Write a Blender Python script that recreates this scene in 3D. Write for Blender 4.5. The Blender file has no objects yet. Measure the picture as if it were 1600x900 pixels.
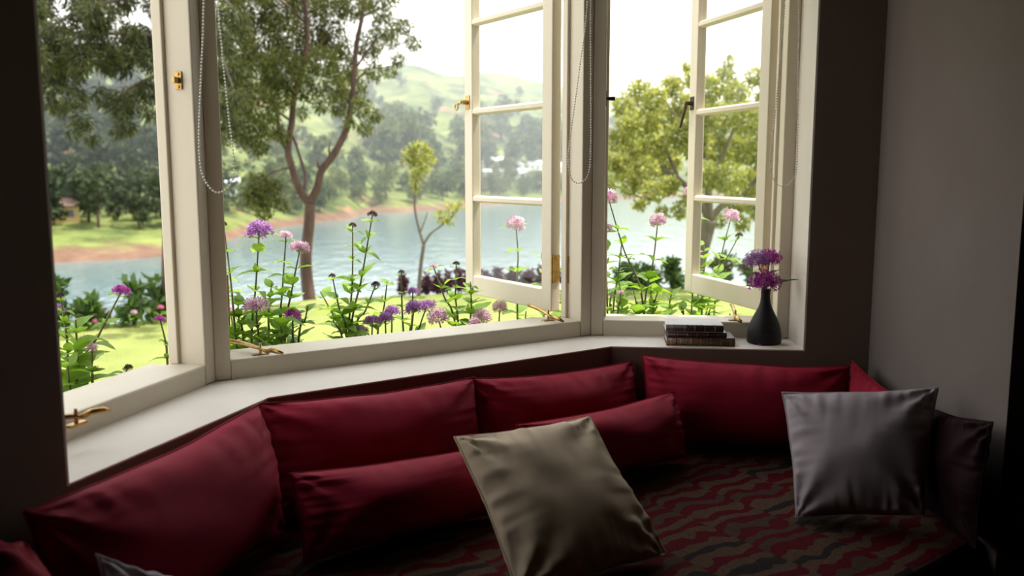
import bpy, bmesh, math, random
import numpy as np
from mathutils import Vector, Matrix, noise

scene = bpy.context.scene
COL = scene.collection
random.seed(7)
rng = np.random.default_rng(11)
R = math.radians

# ------------------------------------------------------------------ camera
F_PX, PITCH = 1380.0, R(7.6)
CAM = Vector((0.0, 0.0, 1.42))
cam_data = bpy.data.cameras.new('camera')
cam_data.sensor_width = 36.0
cam_data.lens = F_PX * 36.0 / 1600.0
cam_data.clip_start, cam_data.clip_end = 0.05, 5000
cam_data.dof.use_dof = True
cam_data.dof.focus_distance = 2.95
cam_data.dof.aperture_fstop = 2.7
cam = bpy.data.objects.new('camera', cam_data)
cam.location = CAM
cam.rotation_euler = (R(90) - PITCH, 0, 0)
COL.objects.link(cam)
scene.camera = cam

# ------------------------------------------------------------------ sky, sun, exposure
world = bpy.data.worlds.new('hazy_sky')
scene.world = world
world.use_nodes = True
wn = world.node_tree.nodes
wl = world.node_tree.links
bg = wn['Background']
tc = wn.new('ShaderNodeTexCoord')
sep = wn.new('ShaderNodeSeparateXYZ')
wl.new(tc.outputs['Generated'], sep.inputs[0])
ramp = wn.new('ShaderNodeValToRGB')
ramp.color_ramp.elements[0].position = 0.0
ramp.color_ramp.elements[0].color = (1.0, 0.975, 0.935, 1)
ramp.color_ramp.elements[1].position = 0.9
ramp.color_ramp.elements[1].color = (0.86, 0.92, 1.0, 1)
wl.new(sep.outputs['Z'], ramp.inputs[0])
wl.new(ramp.outputs[0], bg.inputs['Color'])
bg.inputs['Strength'].default_value = 3.0

sun_data = bpy.data.lights.new('sun', 'SUN')
sun_data.energy = 9.0
sun_data.color = (1.0, 0.95, 0.86)
sun_data.angle = R(0.6)
sun = bpy.data.objects.new('sun', sun_data)
SUN_AZ, SUN_EL = R(75), R(68)
sd = Vector((math.sin(SUN_AZ) * math.cos(SUN_EL), math.cos(SUN_AZ) * math.cos(SUN_EL), math.sin(SUN_EL)))
sun.rotation_euler = (-sd).to_track_quat('-Z', 'Y').to_euler()
sun.location = (30, 10, 40)
COL.objects.link(sun)

vs = scene.view_settings
vs.view_transform = 'Standard'
vs.look = 'None'
vs.exposure = 0.0
vs.gamma = 1.0
vs.use_curve_mapping = False
scene.cycles.use_denoising = True
scene.cycles.max_bounces = 8
scene.cycles.diffuse_bounces = 3
scene.cycles.transparent_max_bounces = 16
scene.cycles.caustics_reflective = False
scene.cycles.caustics_refractive = False
scene.cycles.sample_clamp_indirect = 6.0

# ------------------------------------------------------------------ geometry of the place
SILL = 0.82
HEAD = 2.46
GROUND = -0.35
SEAT = 0.49
WATER = -13.0
V2 = lambda x, y: Vector((x, y))
P = [V2(-.857, 1.636), V2(-.648, 2.293), V2(.341, 2.983), V2(.986, 2.918), V2(1.193, 2.897)]   # inner wall face
B = [V2(-1.048, 1.70), V2(-.849, 2.473), V2(.288, 3.185), V2(.994, 3.123)]                      # inner face of window frames
FD = 0.11                                                                                       # frame depth
FW = 0.045                                                                                      # frame face width


def ray(u, v):
    a = (u - 800) / F_PX
    b = -(v - 450) / F_PX
    c, s = math.cos(PITCH), math.sin(PITCH)
    return Vector((a, c + b * s, -s + b * c))


def at(u, v, y):
    """the world point seen at photo pixel (u, v) at forward distance y"""
    d = ray(u, v)
    return CAM + d * (y / d.y)


def onz(u, v, z):
    d = ray(u, v)
    return CAM + d * ((z - CAM.z) / d.z)


def onplane(u, v, a, b):
    t = b - a
    n = V2(-t.y, t.x)
    d = ray(u, v)
    k = (a - CAM.xy).dot(n) / d.xy.dot(n)
    return CAM + d * k


def unit(a, b):
    t = (b - a).normalized()
    return t, V2(-t.y, t.x)          # along, outward


# ------------------------------------------------------------------ material helpers
def new_mat(name):
    m = bpy.data.materials.new(name)
    m.use_nodes = True
    nt = m.node_tree
    return m, nt, nt.nodes, nt.links, nt.nodes['Principled BSDF']


def tex_noise(nt, scale, detail=3, rough=0.5, coord='Object', stretch=None):
    n, l = nt.nodes, nt.links
    t = n.new('ShaderNodeTexCoord')
    mp = n.new('ShaderNodeMapping')
    if stretch:
        mp.inputs['Scale'].default_value = stretch
    l.new(t.outputs[coord], mp.inputs[0])
    x = n.new('ShaderNodeTexNoise')
    x.inputs['Scale'].default_value = scale
    x.inputs['Detail'].default_value = detail
    x.inputs['Roughness'].default_value = rough
    l.new(mp.outputs[0], x.inputs['Vector'])
    return x


def ramp_node(nt, src, stops, interp='LINEAR'):
    r = nt.nodes.new('ShaderNodeValToRGB')
    r.color_ramp.interpolation = interp
    e = r.color_ramp.elements
    while len(e) < len(stops):
        e.new(0.5)
    for k, (p, c) in enumerate(stops):
        e[k].position = p
        e[k].color = (*c, 1)
    nt.links.new(src, r.inputs[0])
    return r


def bump(nt, src, strength, dist, bsdf):
    b = nt.nodes.new('ShaderNodeBump')
    b.inputs['Strength'].default_value = strength
    b.inputs['Distance'].default_value = dist
    nt.links.new(src, b.inputs['Height'])
    nt.links.new(b.outputs[0], bsdf.inputs['Normal'])


def mat_basic(name, c1, c2=None, scale=8, rough=0.6, bump_s=0.0, bump_scale=60, metallic=0.0, spec=0.5, stretch=None, bdist=0.002):
    m, nt, n, l, b = new_mat(name)
    c2 = c2 or c1
    x = tex_noise(nt, scale, 4, 0.55, stretch=stretch)
    r = ramp_node(nt, x.outputs['Fac'], [(0.3, c1), (0.7, c2)])
    l.new(r.outputs[0], b.inputs['Base Color'])
    b.inputs['Roughness'].default_value = rough
    b.inputs['Metallic'].default_value = metallic
    b.inputs['Specular IOR Level'].default_value = spec
    if bump_s:
        y = tex_noise(nt, bump_scale, 4, 0.6, stretch=stretch)
        bump(nt, y.outputs['Fac'], bump_s, bdist, b)
    return m


def mat_leaf(name, c1, c2, trans=0.5, trans_col=None, rough=0.45, by_object=True):
    """leaf: diffuse + gloss in front, light coming through from behind"""
    m, nt, n, l, b = new_mat(name)
    out = n['Material Output']
    x = n.new('ShaderNodeNewGeometry')
    fac = x.outputs['Random Per Island']
    if by_object:
        oi = n.new('ShaderNodeObjectInfo')
        ad = n.new('ShaderNodeMath')
        ad.operation = 'MULTIPLY_ADD'
        ad.inputs[1].default_value = 0.5
        l.new(oi.outputs['Random'], ad.inputs[0])
        sb = n.new('ShaderNodeMath')
        sb.operation = 'MULTIPLY'
        sb.inputs[1].default_value = 0.5
        l.new(fac, sb.inputs[0])
        l.new(sb.outputs[0], ad.inputs[2])
        fac = ad.outputs[0]
    r = ramp_node(nt, fac, [(0.05, c1), (0.95, c2)])
    l.new(r.outputs[0], b.inputs['Base Color'])
    b.inputs['Roughness'].default_value = rough
    b.inputs['Specular IOR Level'].default_value = 0.35
    t = n.new('ShaderNodeBsdfTranslucent')
    if trans_col:
        mx = n.new('ShaderNodeMix')
        mx.data_type = 'RGBA'
        mx.blend_type = 'MULTIPLY'
        mx.inputs['Factor'].default_value = 1.0
        l.new(r.outputs[0], mx.inputs['A'])
        mx.inputs['B'].default_value = (*trans_col, 1)
        l.new(mx.outputs['Result'], t.inputs['Color'])
    else:
        l.new(r.outputs[0], t.inputs['Color'])
    mix = n.new('ShaderNodeMixShader')
    mix.inputs[0].default_value = trans
    l.new(b.outputs[0], mix.inputs[1])
    l.new(t.outputs[0], mix.inputs[2])
    l.new(mix.outputs[0], out.inputs['Surface'])
    return m


def mat_fabric(name, c1, c2, weave=700, sheen=0.06, spec=0.15):
    m, nt, n, l, b = new_mat(name)
    x = tex_noise(nt, 9, 5, 0.6)
    r = ramp_node(nt, x.outputs['Fac'], [(0.3, c1), (0.72, c2)])
    l.new(r.outputs[0], b.inputs['Base Color'])
    b.inputs['Roughness'].default_value = 0.75
    b.inputs['Specular IOR Level'].default_value = spec
    b.inputs['Sheen Weight'].default_value = sheen
    b.inputs['Sheen Roughness'].default_value = 0.5
    b.inputs['Sheen Tint'].default_value = (*c2, 1)
    a1 = tex_noise(nt, weave * 0.25, 2, 0.6, stretch=(1, 1, 6))
    a2 = tex_noise(nt, weave * 0.25, 2, 0.6, stretch=(6, 6, 1))
    ad = n.new('ShaderNodeMath')
    l.new(a1.outputs['Fac'], ad.inputs[0])
    l.new(a2.outputs['Fac'], ad.inputs[1])
    bump(nt, ad.outputs[0], 0.25, 0.0012, b)
    return m


M = {}
M['wall'] = mat_basic('plaster_wall', (.155, .108, .084), (.175, .125, .098), 3, .85, .25, 35, spec=.2, bdist=.003)
M['sill'] = mat_basic('painted_sill', (.68, .61, .525), (.73, .66, .57), 5, .55, .12, 30, spec=.3)
M['paint'] = mat_basic('cream_gloss_paint', (.64, .56, .43), (.69, .61, .48), 4, .42, .1, 22, spec=.4, stretch=(1, 1, .15))
M['side_wall'] = mat_basic('pale_side_wall', (.165, .135, .12), (.185, .152, .135), 3, .85, .2, 35, spec=.2, bdist=.003)
M['room_dark'] = mat_basic('dark_timber_wall', (.035, .024, .018), (.06, .04, .03), 6, .6, .1, 30, stretch=(1, 1, .1))
M['floor'] = mat_basic('dark_floor_boards', (.03, .018, .012), (.055, .032, .02), 5, .5, .1, 40, stretch=(.1, 1, 1))
M['ceiling'] = mat_basic('ceiling_boards', (.05, .04, .032), (.07, .055, .045), 4, .8, .05, 30)
M['brass'] = mat_basic('aged_brass', (.34, .2, .07), (.58, .38, .14), 40, .38, .1, 120, metallic=1.0)
M['dark_metal'] = mat_basic('dark_bronze', (.05, .035, .025), (.1, .07, .04), 30, .4, metallic=.8)
M['bead'] = mat_basic('nickel_bead', (.55, .52, .48), (.7, .67, .62), 50, .3, metallic=.6)
M['blind'] = mat_basic('shading_blind_cloth', (.55, .5, .44), (.6, .55, .48), 30, .9)
M['red'] = mat_fabric('crimson_cotton', (.24, .006, .022), (.31, .010, .032))
M['maroon'] = mat_fabric('shade_darkened_cotton', (.012, .002, .003), (.02, .003, .005))  # cushion red darkened to near black, shade put into the colour
M['beige'] = mat_fabric('beige_cotton', (.60, .465, .315), (.66, .52, .36), sheen=.04)
M['grey'] = mat_fabric('mauve_grey_cotton', (.33, .275, .285), (.38, .32, .335), sheen=.04)
M['vase'] = mat_basic('charcoal_stoneware', (.006, .0055, .0055), (.016, .014, .0135), 14, .55, .35, 60, spec=.3, stretch=(1, 1, 4))
M['paper'] = mat_basic('book_pages', (.62, .58, .56), (.72, .68, .66), 20, .8, .2, 300, stretch=(1, 1, 30))
M['bark'] = mat_basic('tree_bark', (.035, .018, .013), (.105, .058, .04), 9, .85, .6, 30, stretch=(1, 1, .3), bdist=.02)
M['bark_grey'] = mat_basic('pale_bark', (.06, .045, .036), (.15, .12, .09), 9, .85, .5, 30, stretch=(1, 1, .3), bdist=.02)
M['stem'] = mat_basic('plant_stem', (.08, .10, .035), (.15, .14, .06), 20, .6)
M['soil'] = mat_basic('garden_soil', (.07, .045, .03), (.13, .085, .055), 6, .95, .5, 20, bdist=.03)
M['leaf'] = mat_leaf('fresh_leaf', (.13, .25, .025), (.30, .44, .07), .5, (1.3, 1.35, .7))
M['leaf_dark'] = mat_leaf('glossy_leaf', (.03, .085, .018), (.065, .14, .03), .35, (1.3, 1.4, .6), .35)
M['needle'] = mat_leaf('conifer_foliage', (.028, .036, .01), (.17, .18, .045), .48, (1.25, 1.3, .7), .6, False)
M['needle_dark'] = mat_leaf('dark_conifer_foliage', (.014, .02, .008), (.085, .095, .024), .4, (1.25, 1.3, .8), .6, False)
M['yellow_leaf'] = mat_leaf('yellow_green_foliage', (.16, .195, .045), (.43, .43, .15), .5, (1.2, 1.15, .6), .5, False)
M['purple_leaf'] = mat_leaf('purple_shrub_foliage', (.05, .02, .03), (.11, .04, .06), .3, None, .5, False)
M['shrub_leaf'] = mat_leaf('shrub_foliage', (.035, .07, .02), (.1, .16, .04), .4, (1.2, 1.3, .7), .5, False)
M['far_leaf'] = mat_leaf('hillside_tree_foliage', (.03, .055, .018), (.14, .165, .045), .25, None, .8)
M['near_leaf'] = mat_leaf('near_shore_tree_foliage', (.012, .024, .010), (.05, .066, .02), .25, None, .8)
M['fl_purple'] = mat_leaf('purple_petals', (.22, .06, .30), (.62, .34, .64), .4, None, .6, False)
M['fl_pink'] = mat_leaf('pale_pink_petals', (.50, .20, .36), (.90, .74, .80), .45, None, .6, False)
M['fl_magenta'] = mat_leaf('magenta_petals', (.26, .012, .22), (.68, .13, .58), .35, None, .6, False)
M['fl_bud'] = mat_leaf('dark_bud', (.05, .045, .02), (.12, .06, .05), .2, None, .7, False)
M['fl_yellow'] = mat_leaf('yellow_petals', (.7, .45, .03), (.8, .6, .08), .4, None, .6, False)
M['fl_rose'] = mat_leaf('rose_petals', (.62, .1, .25), (.75, .25, .4), .4, None, .6, False)
M['white_paint'] = mat_basic('white_render', (.75, .74, .72), (.8, .79, .77), 1, .8)
M['yellow_paint'] = mat_basic('ochre_render', (.5, .36, .14), (.58, .43, .18), 1, .8)
M['tin_roof'] = mat_basic('pale_tin_roof', (.62, .64, .66), (.75, .77, .78), 1, .5)
M['tile_roof'] = mat_basic('brown_roof', (.14, .08, .06), (.2, .12, .09), 1, .8)
M['house_glass'] = mat_basic('dark_window_glass', (.03, .035, .04), (.04, .045, .05), 1, .15)

# glass of the casements
m, nt, n, l, b = new_mat('window_glass')
tr = n.new('ShaderNodeBsdfTransparent')
tr.inputs['Color'].default_value = (.97, .98, .972, 1)
gl = n.new('ShaderNodeBsdfGlossy')
gl.inputs['Roughness'].default_value = 0.03
fc = n.new('ShaderNodeLayerWeight')
fc.inputs['Blend'].default_value = .5
pw_ = n.new('ShaderNodeMath'); pw_.operation = 'POWER'; pw_.inputs[1].default_value = 5
l.new(fc.outputs['Facing'], pw_.inputs[0])
lw = n.new('ShaderNodeMath'); lw.operation = 'MULTIPLY_ADD'; lw.inputs[1].default_value = .7; lw.inputs[2].default_value = .010
l.new(pw_.outputs[0], lw.inputs[0])
mx = n.new('ShaderNodeMixShader')
l.new(lw.outputs[0], mx.inputs[0])
l.new(tr.outputs[0], mx.inputs[1])
l.new(gl.outputs[0], mx.inputs[2])
l.new(mx.outputs[0], n['Material Output'].inputs['Surface'])
n.remove(b)
M['glass'] = m

# lawn
m, nt, n, l, b = new_mat('lawn_turf')
x1 = tex_noise(nt, .9, 4, .6)
x2 = tex_noise(nt, 40, 3, .7)
mixv = n.new('ShaderNodeMath')
mixv.operation = 'MULTIPLY_ADD'
mixv.inputs[1].default_value = .45
l.new(x2.outputs['Fac'], mixv.inputs[0])
half = n.new('ShaderNodeMath')
half.operation = 'MULTIPLY'
half.inputs[1].default_value = .55
l.new(x1.outputs['Fac'], half.inputs[0])
l.new(half.outputs[0], mixv.inputs[2])
r = ramp_node(nt, mixv.outputs[0], [(.3, (.12, .15, .035)), (.5, (.19, .215, .06)), (.72, (.27, .275, .095))])
l.new(r.outputs[0], b.inputs['Base Color'])
b.inputs['Roughness'].default_value = .9
b.inputs['Specular IOR Level'].default_value = .1
bump(nt, x2.outputs['Fac'], .6, .03, b)
M['lawn'] = m

# lake water
m, nt, n, l, b = new_mat('lake_water')
b.inputs['Base Color'].default_value = (.10, .15, .16, 1)
b.inputs['Roughness'].default_value = .12
b.inputs['IOR'].default_value = 1.33
w = tex_noise(nt, .35, 4, .6, stretch=(1, .45, 1))
bump(nt, w.outputs['Fac'], .6, .4, b)
M['water'] = m

# hillside land: fields, earth, bare shore (colour by height above the water line and by noise patches)
m, nt, n, l, b = new_mat('hillside_land')
geo = n.new('ShaderNodeNewGeometry')
sp = n.new('ShaderNodeSeparateXYZ')
l.new(geo.outputs['Position'], sp.inputs[0])
big = tex_noise(nt, .012, 4, .6)
fine = tex_noise(nt, .12, 5, .7)
field = ramp_node(nt, big.outputs['Fac'], [(.34, (.045, .07, .022)), (.47, (.115, .145, .042)), (.56, (.155, .18, .058)), (.66, (.06, .09, .03))])
earthf = tex_noise(nt, .03, 3, .6)
er = ramp_node(nt, earthf.outputs['Fac'], [(.62, (0, 0, 0)), (.68, (1, 1, 1))])
mix1 = n.new('ShaderNodeMix'); mix1.data_type = 'RGBA'
l.new(er.outputs[0], mix1.inputs['Factor'])
l.new(field.outputs[0], mix1.inputs['A'])
mix1.inputs['B'].default_value = (.22, .12, .07, 1)
fr = ramp_node(nt, fine.outputs['Fac'], [(.36, (.42, .48, .5)), (.5, (.9, .9, .9)), (.64, (1.3, 1.22, 1.2))])
mul = n.new('ShaderNodeMix'); mul.data_type = 'RGBA'; mul.blend_type = 'MULTIPLY'; mul.inputs['Factor'].default_value = 1
l.new(mix1.outputs['Result'], mul.inputs['A'])
l.new(fr.outputs[0], mul.inputs['B'])
# shore band
hz = n.new('ShaderNodeMath'); hz.operation = 'MULTIPLY_ADD'; hz.inputs[1].default_value = 4.0
l.new(fine.outputs['Fac'], hz.inputs[0]); l.new(sp.outputs['Z'], hz.inputs[2])
mr = n.new('ShaderNodeMapRange')
mr.inputs['From Min'].default_value = WATER + 3.0
mr.inputs['From Max'].default_value = WATER + 4.2
l.new(hz.outputs[0], mr.inputs['Value'])
shore = ramp_node(nt, fine.outputs['Fac'], [(.3, (.085, .045, .03)), (.6, (.17, .105, .07)), (.8, (.25, .175, .115))])
mix2 = n.new('ShaderNodeMix'); mix2.data_type = 'RGBA'
l.new(mr.outputs[0], mix2.inputs['Factor'])
l.new(shore.outputs[0], mix2.inputs['A'])
l.new(mul.outputs['Result'], mix2.inputs['B'])
l.new(mix2.outputs['Result'], b.inputs['Base Color'])
b.inputs['Roughness'].default_value = .95
b.inputs['Specular IOR Level'].default_value = .05
M['land'] = m

# patterned mattress cover: columns of wavy blocks in crimson, tan and dark brown
m, nt, n, l, b = new_mat('patterned_seat_cover')
t = n.new('ShaderNodeTexCoord')
mp = n.new('ShaderNodeMapping')
mp.inputs['Rotation'].default_value = (0, 0, R(-35))
l.new(t.outputs['Object'], mp.inputs[0])
s = n.new('ShaderNodeSeparateXYZ')
l.new(mp.outputs[0], s.inputs[0])


def mth(op, a, bb=None, c=None):
    x = n.new('ShaderNodeMath')
    x.operation = op
    for k, v in enumerate((a, bb, c)):
        if v is None:
            continue
        if isinstance(v, (int, float)):
            x.inputs[k].default_value = v
        else:
            l.new(v, x.inputs[k])
    return x.outputs[0]


colu = mth('DIVIDE', s.outputs['X'], .20)
coli = mth('FLOOR', colu)
wv = n.new('ShaderNodeTexNoise')
wv.noise_dimensions = '2D'
wv.inputs['Scale'].default_value = 11
wv.inputs['Detail'].default_value = 1
l.new(mp.outputs[0], wv.inputs['Vector'])
wav = mth('MULTIPLY', wv.outputs['Fac'], .075)
offs = mth('MULTIPLY', mth('FRACT', mth('MULTIPLY', coli, .618)), .37)
vv = mth('ADD', mth('ADD', s.outputs['Y'], wav), offs)
row = mth('FLOOR', mth('DIVIDE', vv, .031))
cmb = n.new('ShaderNodeCombineXYZ')
l.new(coli, cmb.inputs[0]); l.new(row, cmb.inputs[1])
wn_ = n.new('ShaderNodeTexWhiteNoise'); wn_.noise_dimensions = '2D'
l.new(cmb.outputs[0], wn_.inputs['Vector'])
par = mth('FRACT', mth('MULTIPLY', row, .5))
sel = mth('ADD', mth('MULTIPLY', par, 1.0), mth('MULTIPLY', wn_.outputs['Value'], .49))
rc = ramp_node(nt, sel, [(0, (.075, .003, .006)), (.40, (.020, .014, .013)), (.5, (.078, .046, .027)), (.86, (.056, .032, .022))], 'CONSTANT')
sp_n = tex_noise(nt, 260, 2, .7)
spk = ramp_node(nt, sp_n.outputs['Fac'], [(.35, (.6, .6, .6)), (.65, (1.25, 1.25, 1.25))])
mu = n.new('ShaderNodeMix'); mu.data_type = 'RGBA'; mu.blend_type = 'MULTIPLY'; mu.inputs['Factor'].default_value = 1
l.new(rc.outputs[0], mu.inputs['A']); l.new(spk.outputs[0], mu.inputs['B'])
l.new(mu.outputs['Result'], b.inputs['Base Color'])
b.inputs['Roughness'].default_value = .95
b.inputs['Specular IOR Level'].default_value = .1
bump(nt, sp_n.outputs['Fac'], .4, .002, b)
M['mattress'] = m


# book spines: cloth with gold bands and blocks of gold tooling
def mat_spine(name, base, band, rowh, gold_amt):
    m, nt, n, l, b = new_mat(name)
    t = n.new('ShaderNodeTexCoord')
    br = n.new('ShaderNodeTexBrick')
    br.inputs['Scale'].default_value = 1.0
    br.inputs['Brick Width'].default_value = .034
    br.inputs['Row Height'].default_value = rowh
    br.inputs['Mortar Size'].default_value = .0014
    br.inputs['Color1'].default_value = (*base, 1)
    br.inputs['Color2'].default_value = (*band, 1)
    br.inputs['Mortar'].default_value = (.35, .22, .08, 1)
    br.offset = 0
    sp = n.new('ShaderNodeSeparateXYZ'); l.new(t.outputs['Object'], sp.inputs[0])
    cb = n.new('ShaderNodeCombineXYZ'); l.new(sp.outputs['X'], cb.inputs[0]); l.new(sp.outputs['Z'], cb.inputs[1])
    l.new(cb.outputs[0], br.inputs['Vector'])
    nz = n.new('ShaderNodeTexNoise'); nz.inputs['Scale'].default_value = 420; nz.inputs['Detail'].default_value = 1
    l.new(cb.outputs[0], nz.inputs['Vector'])
    rr = ramp_node(nt, nz.outputs['Fac'], [(.5 + .2 * (1 - gold_amt), (0, 0, 0)), (.53 + .2 * (1 - gold_amt), (1, 1, 1))])
    mx = n.new('ShaderNodeMix'); mx.data_type = 'RGBA'
    l.new(rr.outputs[0], mx.inputs['Factor'])
    l.new(br.outputs['Color'], mx.inputs['A'])
    mx.inputs['B'].default_value = (.40, .26, .10, 1)
    l.new(mx.outputs['Result'], b.inputs['Base Color'])
    b.inputs['Roughness'].default_value = .5
    return m


M['spine_black'] = mat_spine('black_spine_with_gold', (.012, .011, .012), (.03, .018, .016), .05, .12)
M['spine_maroon'] = mat_spine('maroon_spine_with_gold', (.035, .012, .014), (.06, .02, .02), .05, .3)
M['spine_brown'] = mat_spine('brown_spine_with_gold', (.03, .016, .014), (.11, .02, .03), .05, .75)
M['cover_black'] = mat_basic('black_book_cloth', (.02, .018, .02), (.03, .027, .03), 50, .35, spec=.7)
M['cover_plum'] = mat_basic('plum_book_cloth', (.09, .035, .055), (.12, .05, .075), 50, .45)


# ------------------------------------------------------------------ mesh helpers
def mesh_obj(name, verts, faces, mat, parent=None, smooth=False):
    me = bpy.data.meshes.new(name)
    me.from_pydata([tuple(v) for v in verts], [], faces)
    me.update()
    if smooth:
        me.polygons.foreach_set('use_smooth', [True] * len(me.polygons))
    me.materials.append(M[mat] if isinstance(mat, str) else mat)
    o = bpy.data.objects.new(name, me)
    COL.objects.link(o)
    if parent:
        o.parent = parent
    return o


def share(name, me, parent=None, loc=(0, 0, 0), rot=None, scale=1.0, matrix=None):
    o = bpy.data.objects.new(name, me)
    COL.objects.link(o)
    if parent:
        o.parent = parent
    if matrix is not None:
        o.matrix_local = matrix
    else:
        o.location = loc
        if rot is not None:
            o.rotation_euler = rot
        o.scale = (scale,) * 3 if isinstance(scale, (int, float)) else scale
    return o


def tag(o, label=None, cat=None, group=None, kind=None):
    if label: o['label'] = label
    if cat: o['category'] = cat
    if group: o['group'] = group
    if kind: o['kind'] = kind
    return o


def empty(name, loc=(0, 0, 0), rotz=0.0):
    o = bpy.data.objects.new(name, None)
    o.empty_display_size = .05
    o.location = loc
    o.rotation_euler = (0, 0, rotz)
    COL.objects.link(o)
    return o


class MB:
    """collects simple shapes into one mesh"""
    def __init__(self):
        self.v, self.f = [], []

    def add(self, verts, faces):
        k = len(self.v)
        self.v += [tuple(x) for x in verts]
        self.f += [tuple(i + k for i in f) for f in faces]
        return self

    def prism(self, poly, z0, z1):
        n_ = len(poly)
        area = sum(poly[i][0] * poly[(i + 1) % n_][1] - poly[(i + 1) % n_][0] * poly[i][1] for i in range(n_))
        if area < 0:
            poly = list(reversed(poly))
        vs_ = [(p[0], p[1], z0) for p in poly] + [(p[0], p[1], z1) for p in poly]
        fs = [tuple(reversed(range(n_))), tuple(range(n_, 2 * n_))]
        fs += [(i, (i + 1) % n_, n_ + (i + 1) % n_, n_ + i) for i in range(n_)]
        return self.add(vs_, fs)

    def box(self, x0, x1, y0, y1, z0, z1, bev=0.0, mat=None):
        bm = bmesh.new()
        bmesh.ops.create_cube(bm, size=1.0)
        for v in bm.verts:
            v.co = Vector((x0 + (v.co.x + .5) * (x1 - x0), y0 + (v.co.y + .5) * (y1 - y0), z0 + (v.co.z + .5) * (z1 - z0)))
        if bev:
            bmesh.ops.bevel(bm, geom=bm.edges[:], offset=bev, segments=2, profile=.5, affect='EDGES', clamp_overlap=True)
        if mat is not None:
            bmesh.ops.transform(bm, matrix=mat, verts=bm.verts)
        bm.verts.index_update()
        self.add([v.co.copy() for v in bm.verts], [[v.index for v in f.verts] for f in bm.faces])
        bm.free()
        return self

    def tube(self, pts, radii, seg=8, cap=True):
        pts = [Vector(p) for p in pts]
        if isinstance(radii, (int, float)):
            radii = [radii] * len(pts)
        k0 = len(self.v)
        up = Vector((0.3, 0.9, 0.1)).normalized()
        prev = None
        for i, p in enumerate(pts):
            d = (pts[min(i + 1, len(pts) - 1)] - pts[max(i - 1, 0)])
            d = d.normalized() if d.length > 1e-9 else Vector((0, 0, 1))
            a = prev - d * prev.dot(d) if prev else up - d * up.dot(d)
            if a.length < 1e-4:
                a = Vector((1, 0, 0)) - d * d.x
            a.normalize()
            prev = a
            c = d.cross(a)
            for s_ in range(seg):
                q = 2 * math.pi * s_ / seg
                self.v.append(tuple(p + (a * math.cos(q) + c * math.sin(q)) * radii[i]))
        for i in range(len(pts) - 1):
            for s_ in range(seg):
                a0 = k0 + i * seg + s_
                a1 = k0 + i * seg + (s_ + 1) % seg
                self.f.append((a0, a1, a1 + seg, a0 + seg))
        if cap:
            self.f.append(tuple(k0 + s_ for s_ in reversed(range(seg))))
            e = k0 + (len(pts) - 1) * seg
            self.f.append(tuple(e + s_ for s_ in range(seg)))
        return self

    def lathe(self, prof, seg=32, center=(0, 0, 0)):
        k0 = len(self.v)
        for (r_, z_) in prof:
            for s_ in range(seg):
                q = 2 * math.pi * s_ / seg
                self.v.append((center[0] + r_ * math.cos(q), center[1] + r_ * math.sin(q), center[2] + z_))
        for i in range(len(prof) - 1):
            for s_ in range(seg):
                a0 = k0 + i * seg + s_
                a1 = k0 + i * seg + (s_ + 1) % seg
                self.f.append((a0, a1, a1 + seg, a0 + seg))
        self.f.append(tuple(k0 + s_ for s_ in reversed(range(seg))))
        e = k0 + (len(prof) - 1) * seg
        self.f.append(tuple(e + s_ for s_ in range(seg)))
        return self

    def build(self, name, mat, parent=None, smooth=False):
        return mesh_obj(name, self.v, self.f, mat, parent, smooth)


def frame_matrix(origin, t, nrm):
    """local x along t, local y along nrm (2D unit vectors), z up"""
    return Matrix(((t.x, nrm.x, 0, origin.x), (t.y, nrm.y, 0, origin.y), (0, 0, 1, origin[2] if len(origin) > 2 else 0), (0, 0, 0, 1)))


def miter(a, b, c, d):
    """corner b of polyline a-b-c offset outward by d"""
    t1, n1 = unit(a, b)
    t2, n2 = unit(b, c)
    h = (n1 + n2).normalized()
    return b + h * (d / h.dot(n1))


# ------------------------------------------------------------------ room shell
t0, n0 = unit(B[0], B[1])
t1, n1 = unit(B[1], B[2])
t2, n2 = unit(B[2], B[3])
TOP = 2.8
O = [B[0] + n0 * FD, miter(B[0], B[1], B[2], FD), miter(B[1], B[2], B[3], FD), B[3] + n2 * FD]
tl, nl = unit(P[0], P[1])
tr_, nr = unit(P[2], P[3])


def seg_wall(name, i, j):
    mb = MB()
    mb.prism([P[i], P[j], O[j], O[i]], -.6, SILL - .004)
    mb.prism([P[i], P[j], O[j], O[i]], HEAD, TOP)
    return tag(mb.build(name, 'wall'), kind='structure')


seg_wall('wall_bay_left', 0, 1)
seg_wall('wall_bay_center', 1, 2)
seg_wall('wall_bay_right', 2, 3)
Lend = P[0] - tl * 4.6
tag(MB().prism([P[0], Lend, Lend + nl * .32, O[0]], -.6, TOP).build('wall_left', 'wall'), kind='structure')
SW_END = 2.09                                    # the side wall stops here at an outside corner
tag(MB().prism([P[3], P[4], (1.40, 2.897), (1.40, 3.25), (O[3].x, 3.25), O[3]], -.6, TOP).build('wall_window_side', 'wall'), kind='structure')
tag(MB().prism([P[4], (1.205, SW_END), (1.40, SW_END), (1.40, 2.897)], -.6, TOP).build('wall_right', 'side_wall'), kind='structure')
tag(MB().prism([(1.40, SW_END), (3.4, SW_END), (3.4, SW_END + .2), (1.40, SW_END + .2)], -.6, TOP).build('wall_return', 'room_dark'), kind='structure')
tag(MB().prism([(3.4, -3.0), (3.6, -3.0), (3.6, SW_END + .2), (3.4, SW_END + .2)], -.6, TOP).build('wall_far_right', 'room_dark'), kind='structure')
tag(MB().prism([(-2.9, -3.2), (3.6, -3.2), (3.6, -3.0), (-2.9, -3.0)], -.6, TOP).build('wall_rear', 'room_dark'), kind='structure')
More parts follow.
